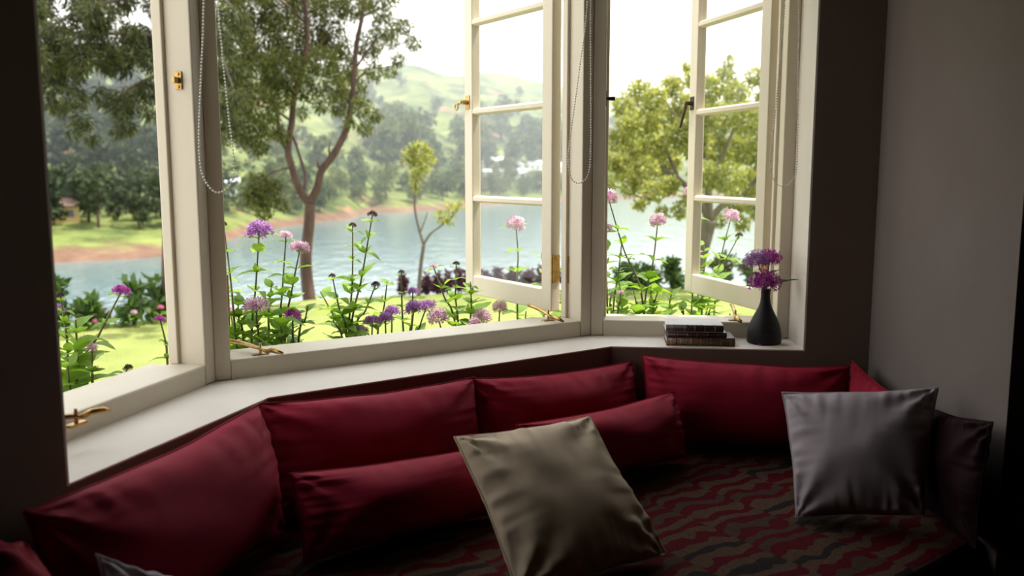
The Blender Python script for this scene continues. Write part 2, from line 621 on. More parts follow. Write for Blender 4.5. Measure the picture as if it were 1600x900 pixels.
tag(MB().prism([(-2.9, -3.2), (3.6, -3.2), (3.6, 2.3), (1.4, 2.3), (1.3, 3.1), (.32, 3.2), (-.8, 2.5), (-1.1, 1.7)], -.1, 0.0).build('floor', 'floor'), kind='structure')
tag(MB().prism([(-2.9, -3.2), (3.6, -3.2), (3.6, 2.3), (1.4, 2.3), (1.4, 3.25), (O[3].x, 3.25), O[2], O[1], O[0], Lend + nl * .3], TOP, TOP + .1).build('ceiling', 'ceiling'), kind='structure')
# unseen bay eaves, added to keep direct sun off the sill
EV = .14
E0 = O[0] + n0 * EV
E1 = miter(O[0], O[1], O[2], EV)
E2 = miter(O[1], O[2], O[3], EV)
E3 = O[3] + n2 * EV
tag(MB().prism([O[0] - t0 * 2.5 - n0 * .3, E0 - t0 * 2.5, E1, E2, (3.6, 3.6), (3.6, 2.2)], TOP + .1, TOP + .2).build('sun_blocking_eaves', 'tile_roof'), kind='structure')

# pale painted reveals at both ends of the bay
tag(MB().prism([P[3] + tr_ * .0, P[3] - tr_ * .006, B[3] - t2 * .002, B[3] + t2 * .02], SILL, HEAD).build('trim_4', 'sill'), 'pale painted reveal beside the vase', kind='structure')
tag(MB().prism([P[0], P[0] + tl * .006, B[0] + t0 * .004, B[0] - t0 * .02], SILL, HEAD).build('trim_5', 'sill'), 'pale painted reveal at the dark wall', kind='structure')

# sill board
sb = MB().prism([P[0], P[1], P[2], P[3], B[3], B[2], B[1], B[0]], SILL - .004, SILL)
tag(sb.build('trim_1', 'sill', smooth=False), 'pale painted window sill running round the bay', kind='structure')


# ------------------------------------------------------------------ windows
CZ0, CZ1 = .895, 2.435                         # casement bottom / top
MUNT = (1.30, 1.66, 2.02)                      # glazing bar heights


def build_window(n_, i):
    a, b_ = B[i], B[i + 1]
    t, nn = unit(a, b_)
    L = (b_ - a).length
    w = empty('window_%d' % n_, (a.x, a.y, 0), math.atan2(t.y, t.x))
    tag(w, ('white timber window nearest the dark wall with its casement swung out of sight',
            'wide white timber window with a casement standing open over the flowers',
            'narrow white timber window behind the vase with its casement ajar')[n_ - 1], kind='structure')
    z0, z1 = SILL, HEAD
    MB().box(0, FW, 0, FD, z0, z1, .004).build('jamb', 'paint', w)
    MB().box(L - FW, L, 0, FD, z0, z1, .004).build('jamb', 'paint', w)
    MB().box(FW, L - FW, .0, FD, z0 - .05, .878, .006).build('bottom_rail', 'paint', w)
    MB().box(FW, L - FW, .002, FD, z1 - .05, z1, .004).build('head_rail', 'paint', w)
    # outer stop beads
    MB().box(FW - .004, FW + .012, FD - .030, FD, .878, z1 - .05, .003).build('stop_bead', 'paint', w)
    MB().box(L - FW - .012, L - FW + .004, FD - .030, FD, .878, z1 - .05, .003).build('stop_bead', 'paint', w)
    MB().box(FW, L - FW, FD - .02, FD + .07, .852, .872, .004).build('weather_sill', 'paint', w)
    return w, L


def build_casement(w, hinge_x, hinge_y, W, ang, flip, stay=None, latch='ring'):
    """casement hinged at (hinge_x, hinge_y) in window space; local x runs from the hinge to the free edge"""
    T = .042
    mb = MB()
    sw, br, tr2 = .062, .08, .06
    mb.box(0, sw, -T / 2, T / 2, CZ0, CZ1, .004)
    mb.box(W - sw, W, -T / 2, T / 2, CZ0, CZ1, .004)
    mb.box(sw - .003, W - sw + .003, -T / 2 + .001, T / 2 - .001, CZ0, CZ0 + br, .004)
    mb.box(sw - .003, W - sw + .003, -T / 2 + .001, T / 2 - .001, CZ1 - tr2, CZ1, .004)
    c = mb.build('casement', 'paint', w)
    c.location = (hinge_x, hinge_y, 0)
    c.rotation_euler = (0, 0, ang)
    bars = [CZ0 + br] + list(MUNT) + [CZ1 - tr2]
    for z in MUNT:
        m_ = MB()
        # moulded glazing bar: wider in the middle
        x0, x1 = sw - .004, W - sw + .004
        prof = [(-T / 2 + .002, .007), (-.008, .014), (.008, .014), (T / 2 - .002, .007)]
        ring0 = [(x0, y, z + h) for y, h in prof] + [(x0, y, z - h) for y, h in reversed(prof)]
        ring1 = [(x1, p[1], p[2]) for p in ring0]
        k = len(ring0)
        m_.add(ring0 + ring1, [tuple(range(k)), tuple(reversed(range(k, 2 * k)))] + [(q, k + q, k + (q + 1) % k, (q + 1) % k) for q in range(k)])
        m_.build('muntin', 'paint', c)
    for k in range(4):
        MB().box(sw - .003, W - sw + .003, -.002, .002, bars[k] - .003 + (.012 if k else 0), bars[k + 1] + .003 - (.012 if k < 3 else 0)).build('pane', 'glass', c)
    # hinges on the hinge stile
    for z in (1.057, 2.27):
        h = MB()
        s_ = -1 if flip else 1
        h.tube([(-.006, s_ * T / 2, z - .052), (-.006, s_ * T / 2, z + .052)], .006, 10)
        h.box(-.004, .0015, -T / 2 + .004, T / 2 - .002, z - .05, z + .05, .0006)
        for zz in (-.032, 0, .032):
            h.tube([(-.0055, -.006, z + zz), (-.003, -.006, z + zz)], .004, 8)
        h.build('hinge', 'brass', c)
    # brass edge plate low on the free stile
    MB().box(W - .001, W + .003, -.014, .014, .985, 1.075, .001).build('edge_plate', 'brass', c)
    # fastener on the free stile
    s_ = -1 if flip else 1                      # room side
    f = MB()
    zc = 1.70
    f.box(W - .045, W - .012, s_ * T / 2 - .003 * (s_ < 0), s_ * T / 2 + .003 * (s_ > 0), zc - .028, zc + .028, .001)
    f.tube([(W - .028, s_ * T / 2, zc), (W - .028, s_ * (T / 2 + .03), zc)], .009, 10)
    if latch == 'ring':
        f.tube([(W - .028, s_ * (T / 2 + .026), zc), (W + .012, s_ * (T / 2 + .026), zc - .004)], [.008, .006], 8)
        ringp = [(W + .014 + .013 * math.cos(q), s_ * (T / 2 + .03), zc - .018 + .013 * math.sin(q)) for q in np.linspace(0, 2 * math.pi, 15)]
        f.tube(ringp, .0032, 6)
    else:
        f.tube([(W - .028, s_ * (T / 2 + .026), zc + .008), (W - .02, s_ * (T / 2 + .03), zc - .03), (W - .004, s_ * (T / 2 + .034), zc - .075), (W + .006, s_ * (T / 2 + .036), zc - .1)], [.007, .007, .006, .005], 8)
    f.build('fastener', 'brass' if latch == 'ring' else 'dark_metal', c)
    return c


def build_stay(w, p0, p1, knob=True):
    """casement stay: a flat curved bar with a curled end on a pin plate (window space)"""
    p0, p1 = Vector(p0), Vector(p1)
    mb = MB()
    d = (p1 - p0)
    pts = [p0 + d * k + Vector((0, 0, .006 * math.sin(k * math.pi))) for k in np.linspace(0, 1, 7)]
    mb.tube(pts, [.0065] * 5 + [.005, .006], 8)
    e = pts[-1]
    dd = d.normalized()
    sd_ = Vector((-dd.y, dd.x, 0))
    curl = [e, e + dd * .02 + Vector((0, 0, .007)), e + dd * .045 + sd_ * .004 + Vector((0, 0, .006)), e + dd * .062 + sd_ * .012 + Vector((0, 0, .001))]
    mb.tube(curl, [.006, .0075, .008, .004], 8)
    o = mb.build('stay_bar', 'brass', w, True)
    pk = MB()
    q = p0 + d * .86
    pk.box(q.x - .024, q.x + .024, q.y - .009, q.y + .009, .876, .882, .001)
    pk.tube([(q.x, q.y, .88), (q.x, q.y, q.z + .02)], [.005, .0035], 8)
    pk.build('stay_pin', 'brass', w)
    return o


# window 1 (beside the dark wall)
w1, L1 = build_window(1, 0)
build_casement(w1, FW + .014, FD + .03, L1 - 2 * FW - .03, R(93), True, latch='ring')
mb = MB()                                        # brass keeper on the jamb
xk = L1 - FW - .001
zk = 1.66
mb.box(xk - .004, xk, .030, .052, zk - .024, zk + .024, .0015)
mb.box(xk - .024, xk - .002, .036, .046, zk - .008, zk + .008, .002)
for zz in (-.017, .017):
    mb.tube([(xk - .003, .041, zk + zz), (xk - .0075, .041, zk + zz)], .0045, 10)
mb.build('keeper', 'brass', w1)
# window 2 (wide, two casements)
w2, L2 = build_window(2, 1)
WC = (L2 - 2 * FW) / 2 - .008
cR = build_casement(w2, L2 - FW - .012, FD + .035, WC, R(92), False, latch='ring')
build_casement(w2, FW + .012, FD + .035, WC, R(83), True, latch='ring')
mb = MB()                                        # leaf of the butt hinge on the jamb
for z in (1.057, 2.27):
    mb.box(L2 - FW - .003, L2 - FW + .0005, FD - .035, FD + .004, z - .05, z + .05, .0006)
    for zz in (-.032, 0, .032):
        mb.tube([(L2 - FW - .003, FD - .016, z + zz), (L2 - FW - .0045, FD - .016, z + zz)], .004, 8)
mb.build('hinge_leaf', 'brass', w2)
# window 3
w3, L3 = build_window(3, 2)
build_casement(w3, L3 - FW - .012, FD + .035, L3 - 2 * FW - .02, R(180 - 68), False, latch='handle')
mb = MB()
mb.box(FW - .001, FW + .004, .02, .045, 1.645, 1.70, .001)
mb.tube([(FW, .033, 1.673), (FW + .032, .033, 1.673)], [.006, .008], 10)
mb.build('keeper', 'dark_metal', w3)


def to_win(w, p):
    return w.matrix_basis.inverted() @ Vector(p)


# stays
build_stay(w1, to_win(w1, onz(60, 663, .893)), to_win(w1, onz(128, 651, .893)))
build_stay(w2, to_win(w2, onz(352, 533, .893) + Vector((-.03, .03, .0))), to_win(w2, onz(418, 549, .893)))
build_stay(w2, to_win(w2, onz(826, 477, .915)), to_win(w2, onz(862, 496, .893)))
build_stay(w3, to_win(w3, onz(1143, 476, .915)), to_win(w3, onz(1150, 496, .893)))

# corner posts between the windows
for k, (i, na, nb) in enumerate(((1, n0, n1), (2, n1, n2))):
    poly = [B[i], B[i] + na * FD, O[i], B[i] + nb * FD]
    tag(MB().prism(poly, SILL, HEAD).build('trim_%d' % (k + 2), 'paint'), 'white corner post between two bay windows', kind='structure')


# ------------------------------------------------------------------ roller blinds with bead chains
def bead_mesh():
    bm = bmesh.new()
    bmesh.ops.create_icosphere(bm, subdivisions=1, radius=.0031)
    v = np.array([x.co[:] for x in bm.verts])
    bm.verts.index_update()
    f = [[x.index for x in q.verts] for q in bm.faces]
    bm.free()
    return v, f


BV, BF = bead_mesh()


def smooth_path(pts, n_=60):
    """Catmull-Rom through the points"""
    pts = [Vector(p) for p in pts]
    pts = [pts[0] * 2 - pts[1]] + pts + [pts[-1] * 2 - pts[-2]]
    out = []
    m_ = len(pts) - 3
    for k in range(m_):
        p0, p1, p2, p3 = pts[k:k + 4]
        c = max(2, n_ // m_)
        for q in range(c):
            s_ = q / c
            out.append(.5 * ((2 * p1) + (p2 - p0) * s_ + (2 * p0 - 5 * p1 + 4 * p2 - p3) * s_ ** 2 + (3 * p1 - p0 - 3 * p2 + p3) * s_ ** 3))
    out.append(pts[-2])
    return out


def roller_blind(i, chain, label):
    a, b_ = B[i], B[i + 1]
    t, nn = unit(a, b_)
    L = (b_ - a).length
    c = a - nn * .06
    root = empty('roller_blind', (c.x, c.y, HEAD - .05), math.atan2(t.y, t.x))
    tag(root, label, 'blind', 'window blinds let down out of view to dim the room')
    MB().tube([(.10, 0, 0), (L - .10, 0, 0)], .022, 20).build('roller', 'blind', root, True)
    mb_ = MB()
    mb_.box(.105, L - .105, .018, .0195, 2.125 - (HEAD - .05), 0)  # cloth let down above the view to cut the incoming light
    mb_.build('shading_blind_cloth', 'blind', root)
    MB().box(.103, L - .103, .012, .026, 2.10 - (HEAD - .05), 2.126 - (HEAD - .05), .003).build('bottom_bar', 'paint', root)
    for x in (.085, L - .098):
        MB().box(x, x + .012, -.024, .024, -.03, .05, .003).build('bracket', 'paint', root)
    top = Vector((c.x, c.y, HEAD - .05))
    pts = smooth_path(chain, 120)
    # beads at an even spacing along the loop
    mb = MB()
    acc, last = 0.0, pts[0]
    step = .0088
    inv = Matrix.Translation(top) @ Matrix.Rotation(math.atan2(t.y, t.x), 4, 'Z')
    inv = inv.inverted()
    vs_, fs = [], []
    for p in pts[1:]:
        d = p - last
        ln = d.length
        while acc + ln >= step:
            k = (step - acc) / ln
            last = last + d * k
            d = p - last
            ln = d.length
            acc = 0
            c_ = inv @ last
            o_ = len(vs_)
            vs_ += [tuple(x) for x in (BV + np.array(c_[:]))]
            fs += [tuple(j + o_ for j in f) for f in BF]
        acc += ln
        last = p
    mesh_obj('bead_chain', vs_, fs, 'bead', root, True)
    cord = MB().tube([inv @ p for p in pts], .0005, 5)
    cord.build('chain_cord', 'bead', root)
    return root


def loop(yd, left, bottom, right):
    pts = [at(u, v, yd) for u, v in left] + [at(u, v, yd) for u, v in bottom] + [at(u, v, yd) for u, v in right]
    pts[0].z = pts[-1].z = HEAD - .04
    return pts


roller_blind(0, loop(2.37, [(322, -300), (318, 0), (314, 120), (311, 210)], [(315, 268), (334, 299), (355, 294)], [(366, 262), (357, 180), (346, 70), (339, -20), (330, -300)]),
             'window blind, let down out of view to dim the room, whose bead chain hangs by the post next to the tall tree')
roller_blind(1, loop(3.02, [(925, -190), (918, 0), (905, 110), (893, 200)], [(888, 250), (893, 279), (906, 286)], [(919, 273), (923, 230), (923, 110), (923, 0), (925, -190)]),
             'window blind, let down out of view to dim the room, whose bead chain hangs at the middle post')
roller_blind(2, loop(2.99, [(1232, -190), (1226, 0), (1219, 90), (1210, 190)], [(1204, 250), (1208, 280), (1222, 291)], [(1237, 283), (1245, 255), (1247, 120), (1248, 0), (1240, -190)]),
             'window blind, let down out of view to dim the room, whose bead chain hangs against the plaster above the vase')


# ------------------------------------------------------------------ bench, mattress
front_r = Vector((1.19, 2.14))
fdir = Vector((-math.cos(R(38)), -math.sin(R(38))))
front_l = front_r + fdir * 2.95
g = .012
bench = [P[0] - nl * g, P[1] - ((nl + unit(P[1], P[2])[1]) / 2) * g, P[2] - V2(0, g * 1.2), P[4] + V2(-g, -g), front_r, front_l, P[0] - tl * 1.3 - nl * g]
bp = [Vector((p.x, p.y)) for p in bench]
cx = sum(p.x for p in bp) / len(bp)
cy = sum(p.y for p in bp) / len(bp)
bench_root = empty('window_bench', (cx, cy, 0))
tag(bench_root, 'built-in bench base filling the bay below the window sill', 'bench')
rel = [(p.x - cx, p.y - cy) for p in bp]
MB().prism([(x * .985, y * .985) for x, y in rel], 0, .27).build('plinth', 'room_dark', bench_root)
MB().prism(rel, .27, .30).build('seat_board', 'room_dark', bench_root)
bm = bmesh.new()
vsb = [bm.verts.new((x, y, 0)) for x, y in rel]
f_ = bm.faces.new(vsb)
if f_.normal.z < 0 or True:
    bm.normal_update()
    if f_.normal.z < 0:
        f_.normal_flip()
ex = bmesh.ops.extrude_face_region(bm, geom=[f_])
bmesh.ops.translate(bm, vec=(0, 0, SEAT - .30), verts=[v for v in ex['geom'] if isinstance(v, bmesh.types.BMVert)])
bmesh.ops.recalc_face_normals(bm, faces=bm.faces[:])
bmesh.ops.bevel(bm, geom=bm.edges[:], offset=.025, segments=3, profile=.5, affect='EDGES')
me = bpy.data.meshes.new('seat_mattress')
bm.to_mesh(me)
bm.free()
me.materials.append(M['mattress'])
mat_o = bpy.data.objects.new('seat_mattress', me)
mat_o.location = (cx, cy, .30)
COL.objects.link(mat_o)
tag(mat_o, 'seat mattress in a wavy block pattern of crimson, tan and brown', 'mattress')


# ------------------------------------------------------------------ cushions
def pillow(name, TL, TR, BR, BL, T, mat, label, seed=0, pinch=.085, wr=1.25, group=None, NU=52, NV=44, sag=0.0, back=1.0):
    TL, TR, BR, BL = [Vector(p) for p in (TL, TR, BR, BL)]
    W = ((TR - TL).length + (BR - BL).length) / 2
    H = ((TL - BL).length + (TR - BR).length) / 2
    nrm = (TR - TL).cross(TL - BL)
    nrm = -nrm.normalized() if nrm.y > 0 else nrm.normalized()     # towards the room
    base = (BL + BR) / 2
    verts, faces = [], []
    idx = {}
    for side in (1, -1):
        for j in range(NV + 1):
            for i in range(NU + 1):
                border = i in (0, NU) or j in (0, NV)
                if border and side == -1:
                    idx[(side, i, j)] = idx[(1, i, j)]
                    continue
                a = -math.cos(math.pi * i / NU) * .55 + (2 * i / NU - 1) * .45
                b_ = -math.cos(math.pi * j / NV) * .55 + (2 * j / NV - 1) * .45
                pw = pinch * (1 + .5 * noise.noise((a * 1.7, b_ * 1.7, seed * 3.1)))
                u = a * (1 - pw * (1 - b_ * b_) * H / W)
                v = b_ * (1 - pw * (1 - a * a))
                if sag and b_ > 0:
                    v -= sag * b_ * (1 - a * a) ** .8
                uu, vv_ = (u + 1) / 2, (v + 1) / 2
                p = (BL * (1 - uu) + BR * uu) * (1 - vv_) + (TL * (1 - uu) + TR * uu) * vv_
                th = (max(0, 1 - a * a) * max(0, 1 - b_ * b_)) ** .5
                d = T / 2 * th * (1 + .16 * noise.noise((a * 1.1 + seed, b_ * 1.1, 4.0 + side)))
                # puckers that run inwards from the seams
                du, dv = 1 - abs(a), 1 - abs(b_)
                k = 0.0
                if not border:
                    k += .010 * math.exp(-dv / .22) * min(1, dv / .05) * (noise.noise((a * 9 + seed, b_ * 1.4, 1.0 + side)) + .6 * noise.noise((a * 19 + seed, b_ * 1.8, 5.0 + side)))
                    k += .011 * math.exp(-du / .22) * min(1, du / .05) * (noise.noise((a * 1.4, b_ * 9 + seed, 2.0 + side)) + .6 * noise.noise((a * 1.8, b_ * 19 + seed, 6.0 + side)))
                    k += .003 * noise.noise((a * 2.6 + seed, b_ * 2.6, 7.0 * side))
                    # folds that fan out from the corners
                    for sx in (-1, 1):
                        for sy in (-1, 1):
                            rx, ry = (sx - a) * W, (sy - b_) * H
                            rr = math.hypot(rx, ry)
                            an = math.atan2(abs(ry), abs(rx) + 1e-6)
                            k += .009 * math.exp(-rr / .22) * min(1, rr / .12) * math.sin(an * 9 + seed + sx + 2 * sy)
                d += k * wr
                p = p + nrm * (d * side * (1.0 if side > 0 else back))
                idx[(side, i, j)] = len(verts)
                verts.append(p - base)
        for j in range(NV):
            for i in range(NU):
                q = (idx[(side, i, j)], idx[(side, i + 1, j)], idx[(side, i + 1, j + 1)], idx[(side, i, j + 1)])
                faces.append(q if side == 1 else tuple(reversed(q)))
    o = mesh_obj(name, verts, faces, mat, None, True)
    o.location = base
    bm = bmesh.new()
    bm.from_mesh(o.data)
    bmesh.ops.recalc_face_normals(bm, faces=bm.faces[:])
    bm.to_mesh(o.data)
    bm.free()
    ss = o.modifiers.new('smooth', 'SUBSURF')
    ss.levels = ss.render_levels = 1
    # seam along the edge, a part of its own
    loop_ = [idx[(1, i, 0)] for i in range(NU)] + [idx[(1, NU, j)] for j in range(NV)] + [idx[(1, i, NV)] for i in range(NU, 0, -1)] + [idx[(1, 0, j)] for j in range(NV, 0, -1)]
    pts = [verts[k] for k in loop_] + [verts[loop_[0]]]
    MB().tube(pts, .0022, 6, False).build('seam', mat, o, True)
    tag(o, label, 'cushion', group)
    return o


def lean(TL, TR, H, deg, drop=0.0):
    """bottom corners of a cushion whose top corners are given and which leans back by deg"""
    TL, TR = Vector(TL), Vector(TR)
    r_ = (TR - TL).normalized()
    h = V2(r_.x, r_.y).normalized()
    into = Vector((h.y, -h.x, 0))                 # into the room
    dn = Vector((0, 0, -math.cos(R(deg)))) + into * math.sin(R(deg))
    return TR + dn * H, TL + dn * H


def offp(i, d):
    a, b_ = P[i], P[i + 1]
    t, nn = unit(a, b_)
    return a - nn * d, b_ - nn * d


def wall_cushion(i, d, p, q, H, deg, T, label, seed, **kw):
    a, b_ = offp(i, d)
    TL, TR = onplane(*p, a, b_), onplane(*q, a, b_)
    BR, BL = lean(TL, TR, H, deg)
    for c in (BR, BL):
        c.z = max(c.z, SEAT + .02)
    return pillow('cushion', TL, TR, BR, BL, T, 'red', label, seed, back=.42 if d < .1 else .8, **kw)


GR = 'crimson back cushions round the bay'
wall_cushion(0, .055, (38, 800), (404, 632), .36, 9, .25, 'large crimson cushion against the wall under the window nearest the dark wall', 1, group=GR)
wall_cushion(1, .055, (404, 631), (742, 589), .345, 7, .24, 'crimson cushion leaning below the sill of the wide window, just behind the low crimson cushion', 2, group=GR)
wall_cushion(1, .055, (734, 591), (988, 564), .33, 7, .22, 'creased crimson cushion in the corner of the bay behind the beige cushion', 3, group=GR, wr=1.5, sag=.03)
wall_cushion(2, .055, (1003, 555), (1327, 572), .33, 7, .24, 'wide crimson cushion under the books and vase', 4, group=GR, sag=.02)
wall_cushion(1, .30, (452, 740), (770, 696), .26, 16, .22, 'low crimson cushion in front, tucked behind the beige cushion on its wider side', 5, group=GR)
wall_cushion(1, .27, (806, 664), (1052, 612), .27, 14, .22, 'crimson cushion standing between the beige cushion and the corner', 6, group=GR)
# beside the grey cushion, along the side wall
pillow('cushion', (1.12, 2.85, .80), (1.145, 2.50, .755), (1.135, 2.50, SEAT + .01), (1.11, 2.85, SEAT + .01), .09, 'red',
       'small crimson cushion against the pale side wall behind the grey cushion', 7, group=GR, back=.6)
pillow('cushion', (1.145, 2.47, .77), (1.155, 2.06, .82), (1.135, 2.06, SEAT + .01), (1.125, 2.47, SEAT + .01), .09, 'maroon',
       'cushion against the side wall beyond the grey one, shade put into its very dark fabric', 17, back=.6)
# beige and grey scatter cushions
pillow('cushion', at(710, 683, 2.06), at(922, 651, 2.28), onz(1042, 866, SEAT + .02), onz(812, 935, SEAT + .02), .135, 'beige',
       'beige square cushion propped at a tilt in the middle of the seat', 8, wr=1.3, pinch=.04)
pillow('cushion', at(1222, 613, 2.46), at(1466, 606, 2.29), onz(1444, 806, SEAT + .045), onz(1244, 809, SEAT + .012), .15, 'grey',
       'mauve grey square cushion standing upright near the side wall', 9, wr=1.2, pinch=.045)
# nearest ones, cut by the bottom edge of the picture
pillow('cushion', at(150, 866, 1.50), at(400, 935, 1.62), at(420, 1180, 1.45), at(190, 1120, 1.30), .12, 'grey',
       'pale grey cushion of which only a top corner shows beside the big crimson one', 10)
pillow('cushion', at(-120, 846, 1.32), at(34, 850, 1.46), at(130, 1010, 1.36), at(0, 1060, 1.22), .12, 'red',
       'crimson cushion low by the dark wall, mostly out of the picture', 12, group=GR)


# ------------------------------------------------------------------ vase with flowers, books
vp = onz(1196, 537, SILL)
VX, VY = vp.x, vp.y + .02
vase = empty('vase', (VX, VY, SILL))
tag(vase, 'matte charcoal bottle vase standing on the window sill', 'vase')
prof = [(.0, .0), (.054, 0), (.058, .003), (.059, .012), (.0585, .03), (.056, .05), (.050, .07), (.041, .09), (.031, .11), (.0225, .128), (.0175, .145), (.0155, .165), (.0158, .18), (.0168, .188), (.0160, .190), (.0135, .187), (.0125, .16), (.0, .158)]
MB().lathe(prof[1:], 48).build('vase_body', 'vase', vase, True)


def floret_head(rad, count, seed, flat=.75, petal=.006):
    """domed cluster of tiny five-petalled florets on short stalks"""
    r_ = random.Random(seed)
    mb = MB()
    for k in range(count):
        z = 1 - (k + .5) / count * (1.55 if flat > .8 else 1.25)
        ph = k * 2.39996 + r_.uniform(-.2, .2)
        s_ = math.sqrt(max(0, 1 - z * z))
        d = Vector((s_ * math.cos(ph), s_ * math.sin(ph), z))
        rr = rad * r_.uniform(.66, 1.14)
        c = Vector((d.x * rr, d.y * rr, d.z * rr * flat))
        nd = (d + Vector((r_.uniform(-.4, .4), r_.uniform(-.4, .4), r_.uniform(-.2, .4)))).normalized()
        a = nd.orthogonal().normalized()
        b_ = nd.cross(a)
        ps = petal * r_.uniform(.75, 1.2)
        vs_ = [c - nd * ps * .5]
        fs = []
        off_ = r_.uniform(0, 2)
        for q in range(5):
            w = off_ + q * 2 * math.pi / 5
            for e, rr2, up in ((-.30, .75, .1), (0, 1.15, .28), (.30, .75, .1)):
                vs_.append(c + (a * math.cos(w + e) + b_ * math.sin(w + e)) * ps * rr2 + nd * ps * up)
            o_ = 1 + q * 3
            fs.append((0, o_, o_ + 1, o_ + 2))
        # stalk
        st = d.orthogonal().normalized() * petal * .12
        i0 = len(vs_)
        vs_ += [c * .35 - st, c * .35 + st, c + st, c - st]
        fs.append((i0, i0 + 1, i0 + 2, i0 + 3))
        mb.add(vs_, fs)
    return mb


def leaf_mesh(name, mat, L=1.0, W=.45, fold=.12, curl=.25, wav=.02):
    vs_, fs = [], []
    N = 7
    for i in range(N + 1):
        s_ = i / N
        w = W / 2 * (math.sin(math.pi * min(1, s_ ** .8)) ** .85) * (1 - .25 * s_) if 0 < i < N else .006
        z = -curl * s_ * s_ + .08 * s_
        for side in (-1, 0, 1):
            vs_.append((s_ * L, side * w, z + (fold * w * 2 if side else 0) + (wav * math.sin(s_ * 14 + side) if side else 0)))
    for i in range(N):
        a = i * 3
        fs += [(a, a + 3, a + 4, a + 1), (a + 1, a + 4, a + 5, a + 2)]
    me = bpy.data.meshes.new(name)
    me.from_pydata(vs_, [], fs)
    me.polygons.foreach_set('use_smooth', [True] * len(fs))
    me.materials.append(M[mat])
    return me


LEAF = [leaf_mesh('leaf', 'leaf', 1, .62, .12, .28), leaf_mesh('leaf', 'leaf', 1, .55, .18, .45), leaf_mesh('leaf', 'leaf', 1, .66, .08, .1), leaf_mesh('leaf', 'leaf', 1, .5, .15, .6)]
LEAFD = [leaf_mesh('leaf', 'leaf_dark', 1, .5, .15, .15), leaf_mesh('leaf', 'leaf_dark', 1, .42, .2, .3)]


def put_leaf(parent, me, loc, az, pitch, size, roll=0.0):
    m_ = Matrix.Translation(loc) @ Matrix.Rotation(az, 4, 'Z') @ Matrix.Rotation(-pitch, 4, 'Y') @ Matrix.Rotation(roll, 4, 'X') @ Matrix.Scale(size, 4)
    return share('leaf', me, parent, matrix=m_)


def vase_flower(hu, hv, dy, rad, count, mat, label, seed, leaves=()):
    root = empty('cut_flower', (VX, VY, SILL + .165))
    tag(root, label, 'flower', 'purple flowers in the vase')
    h = at(hu, hv, VY + dy) - root.location
    MB().tube([(0, 0, 0), (h.x * .3, h.y * .3, h.z * .5), (h.x, h.y, h.z)], .0022, 7).build('stem', 'stem', root, True)
    o = floret_head(rad, count, seed, .85, .0075).build('flower_head', mat, root)
    o.location = h
    for (az, pt, sz, k) in leaves:
        put_leaf(root, LEAFD[k], (h.x * .6, h.y * .6, h.z * .55), az, pt, sz)
    return root


vase_flower(1183, 407, -.012, .040, 130, 'fl_purple', 'purple pompom flower in the vase, the upper one away from the plaster reveal', 31, ((R(200), R(20), .075, 0),))
vase_flower(1203, 404, .012, .038, 120, 'fl_magenta', 'topmost violet pompom flower in the vase, closest to the plaster reveal', 32, ((R(20), R(30), .055, 1),))
vase_flower(1195, 440, -.03, .050, 210, 'fl_magenta', 'big magenta flower head hanging over the mouth of the vase', 33, ((R(185), R(8), .085, 0), (R(-6), R(20), .115, 0), (R(60), R(60), .05, 1)))
pt = onz(1186, 540, SILL)
fp = floret_head(.005, 3, 40, .4, .006).build('fallen_petal', 'fl_magenta')
fp.location = (pt.x, pt.y, SILL + .003)
tag(fp, 'tiny magenta petal fallen on the sill at the foot of the vase', 'petal')


def book(x0, x1, z0, z1, yf, depth, spine, cover, label, yaw=0.0):
    root = empty('book', ((x0 + x1) / 2, yf, z0), math.atan2(tr_.y, tr_.x) + yaw)
    tag(root, label, 'book', 'old books stacked on the sill')
    L, H = x1 - x0, z1 - z0
    MB().box(-L / 2, L / 2, .004, depth, 0, .003, .0008).build('lower_board', cover, root)
    MB().box(-L / 2, L / 2, .004, depth, H - .003, H, .0008).build('upper_board', cover, root)
    MB().box(-L / 2 + .004, L / 2 - .004, .006, depth - .004, .0031, H - .0031).build('pages', 'paper', root)
    sp_ = MB()
    n_ = 8
    pr = [(.006 - .008 * math.sin(math.pi * k / n_), H * k / n_) for k in range(n_ + 1)]
    ring = [(-L / 2, y, z) for y, z in pr]
    ring2 = [(L / 2, y, z) for y, z in pr]
    ins = [(-L / 2, .008, z) for y, z in pr]
    ins2 = [(L / 2, .008, z) for y, z in pr]
    k = n_ + 1
    fs = []
    for q in range(n_):
        fs += [(q, k + q, k + q + 1, q + 1), (q, q + 1, 2 * k + q + 1, 2 * k + q), (k + q, 3 * k + q, 3 * k + q + 1, k + q + 1)]
    sp_.add(ring + ring2 + ins + ins2, fs)
    sp_.build('spine', spine, root, True)
    for xx in (-.36, -.12, .12, .36):                # raised bands across the spine
        MB().tube([(L * xx, y - .0006, z) for y, z in pr], .0012, 6).build('spine_band', spine, root)
    return root


bk = onz(1043, 542, SILL)
bx, by = bk.x, bk.y + .012
book(bx, bx + .232, SILL, SILL + .029, by, .14, 'spine_brown', 'cover_plum', 'bottom book of the stack, brown spine tooled all over in gold')
book(bx + .004, bx + .204, SILL + .0292, SILL + .047, by + .004, .13, 'spine_maroon', 'cover_plum', 'thin maroon book in the middle of the stack')
book(bx - .002, bx + .192, SILL + .0472, SILL + .073, by + .003, .135, 'spine_black', 'paper', 'top book of the stack, black spine and pale cover')

# ------------------------------------------------------------------ garden ground, bank, lake, hills
EDGE = [(-60, 545), (100, 515), (230, 500), (350, 486), (485, 468), (640, 462), (800, 455), (1000, 450), (1200, 447), (1500, 445)]   # far edge of the lawn
edge = [onz(u, v, GROUND).xy for u, v in EDGE]
az_e = [math.atan2(p.x, p.y) for p in edge]
r_e = [p.length for p in edge]


def lawn_r(az):
    return float(np.interp(az, az_e, r_e))


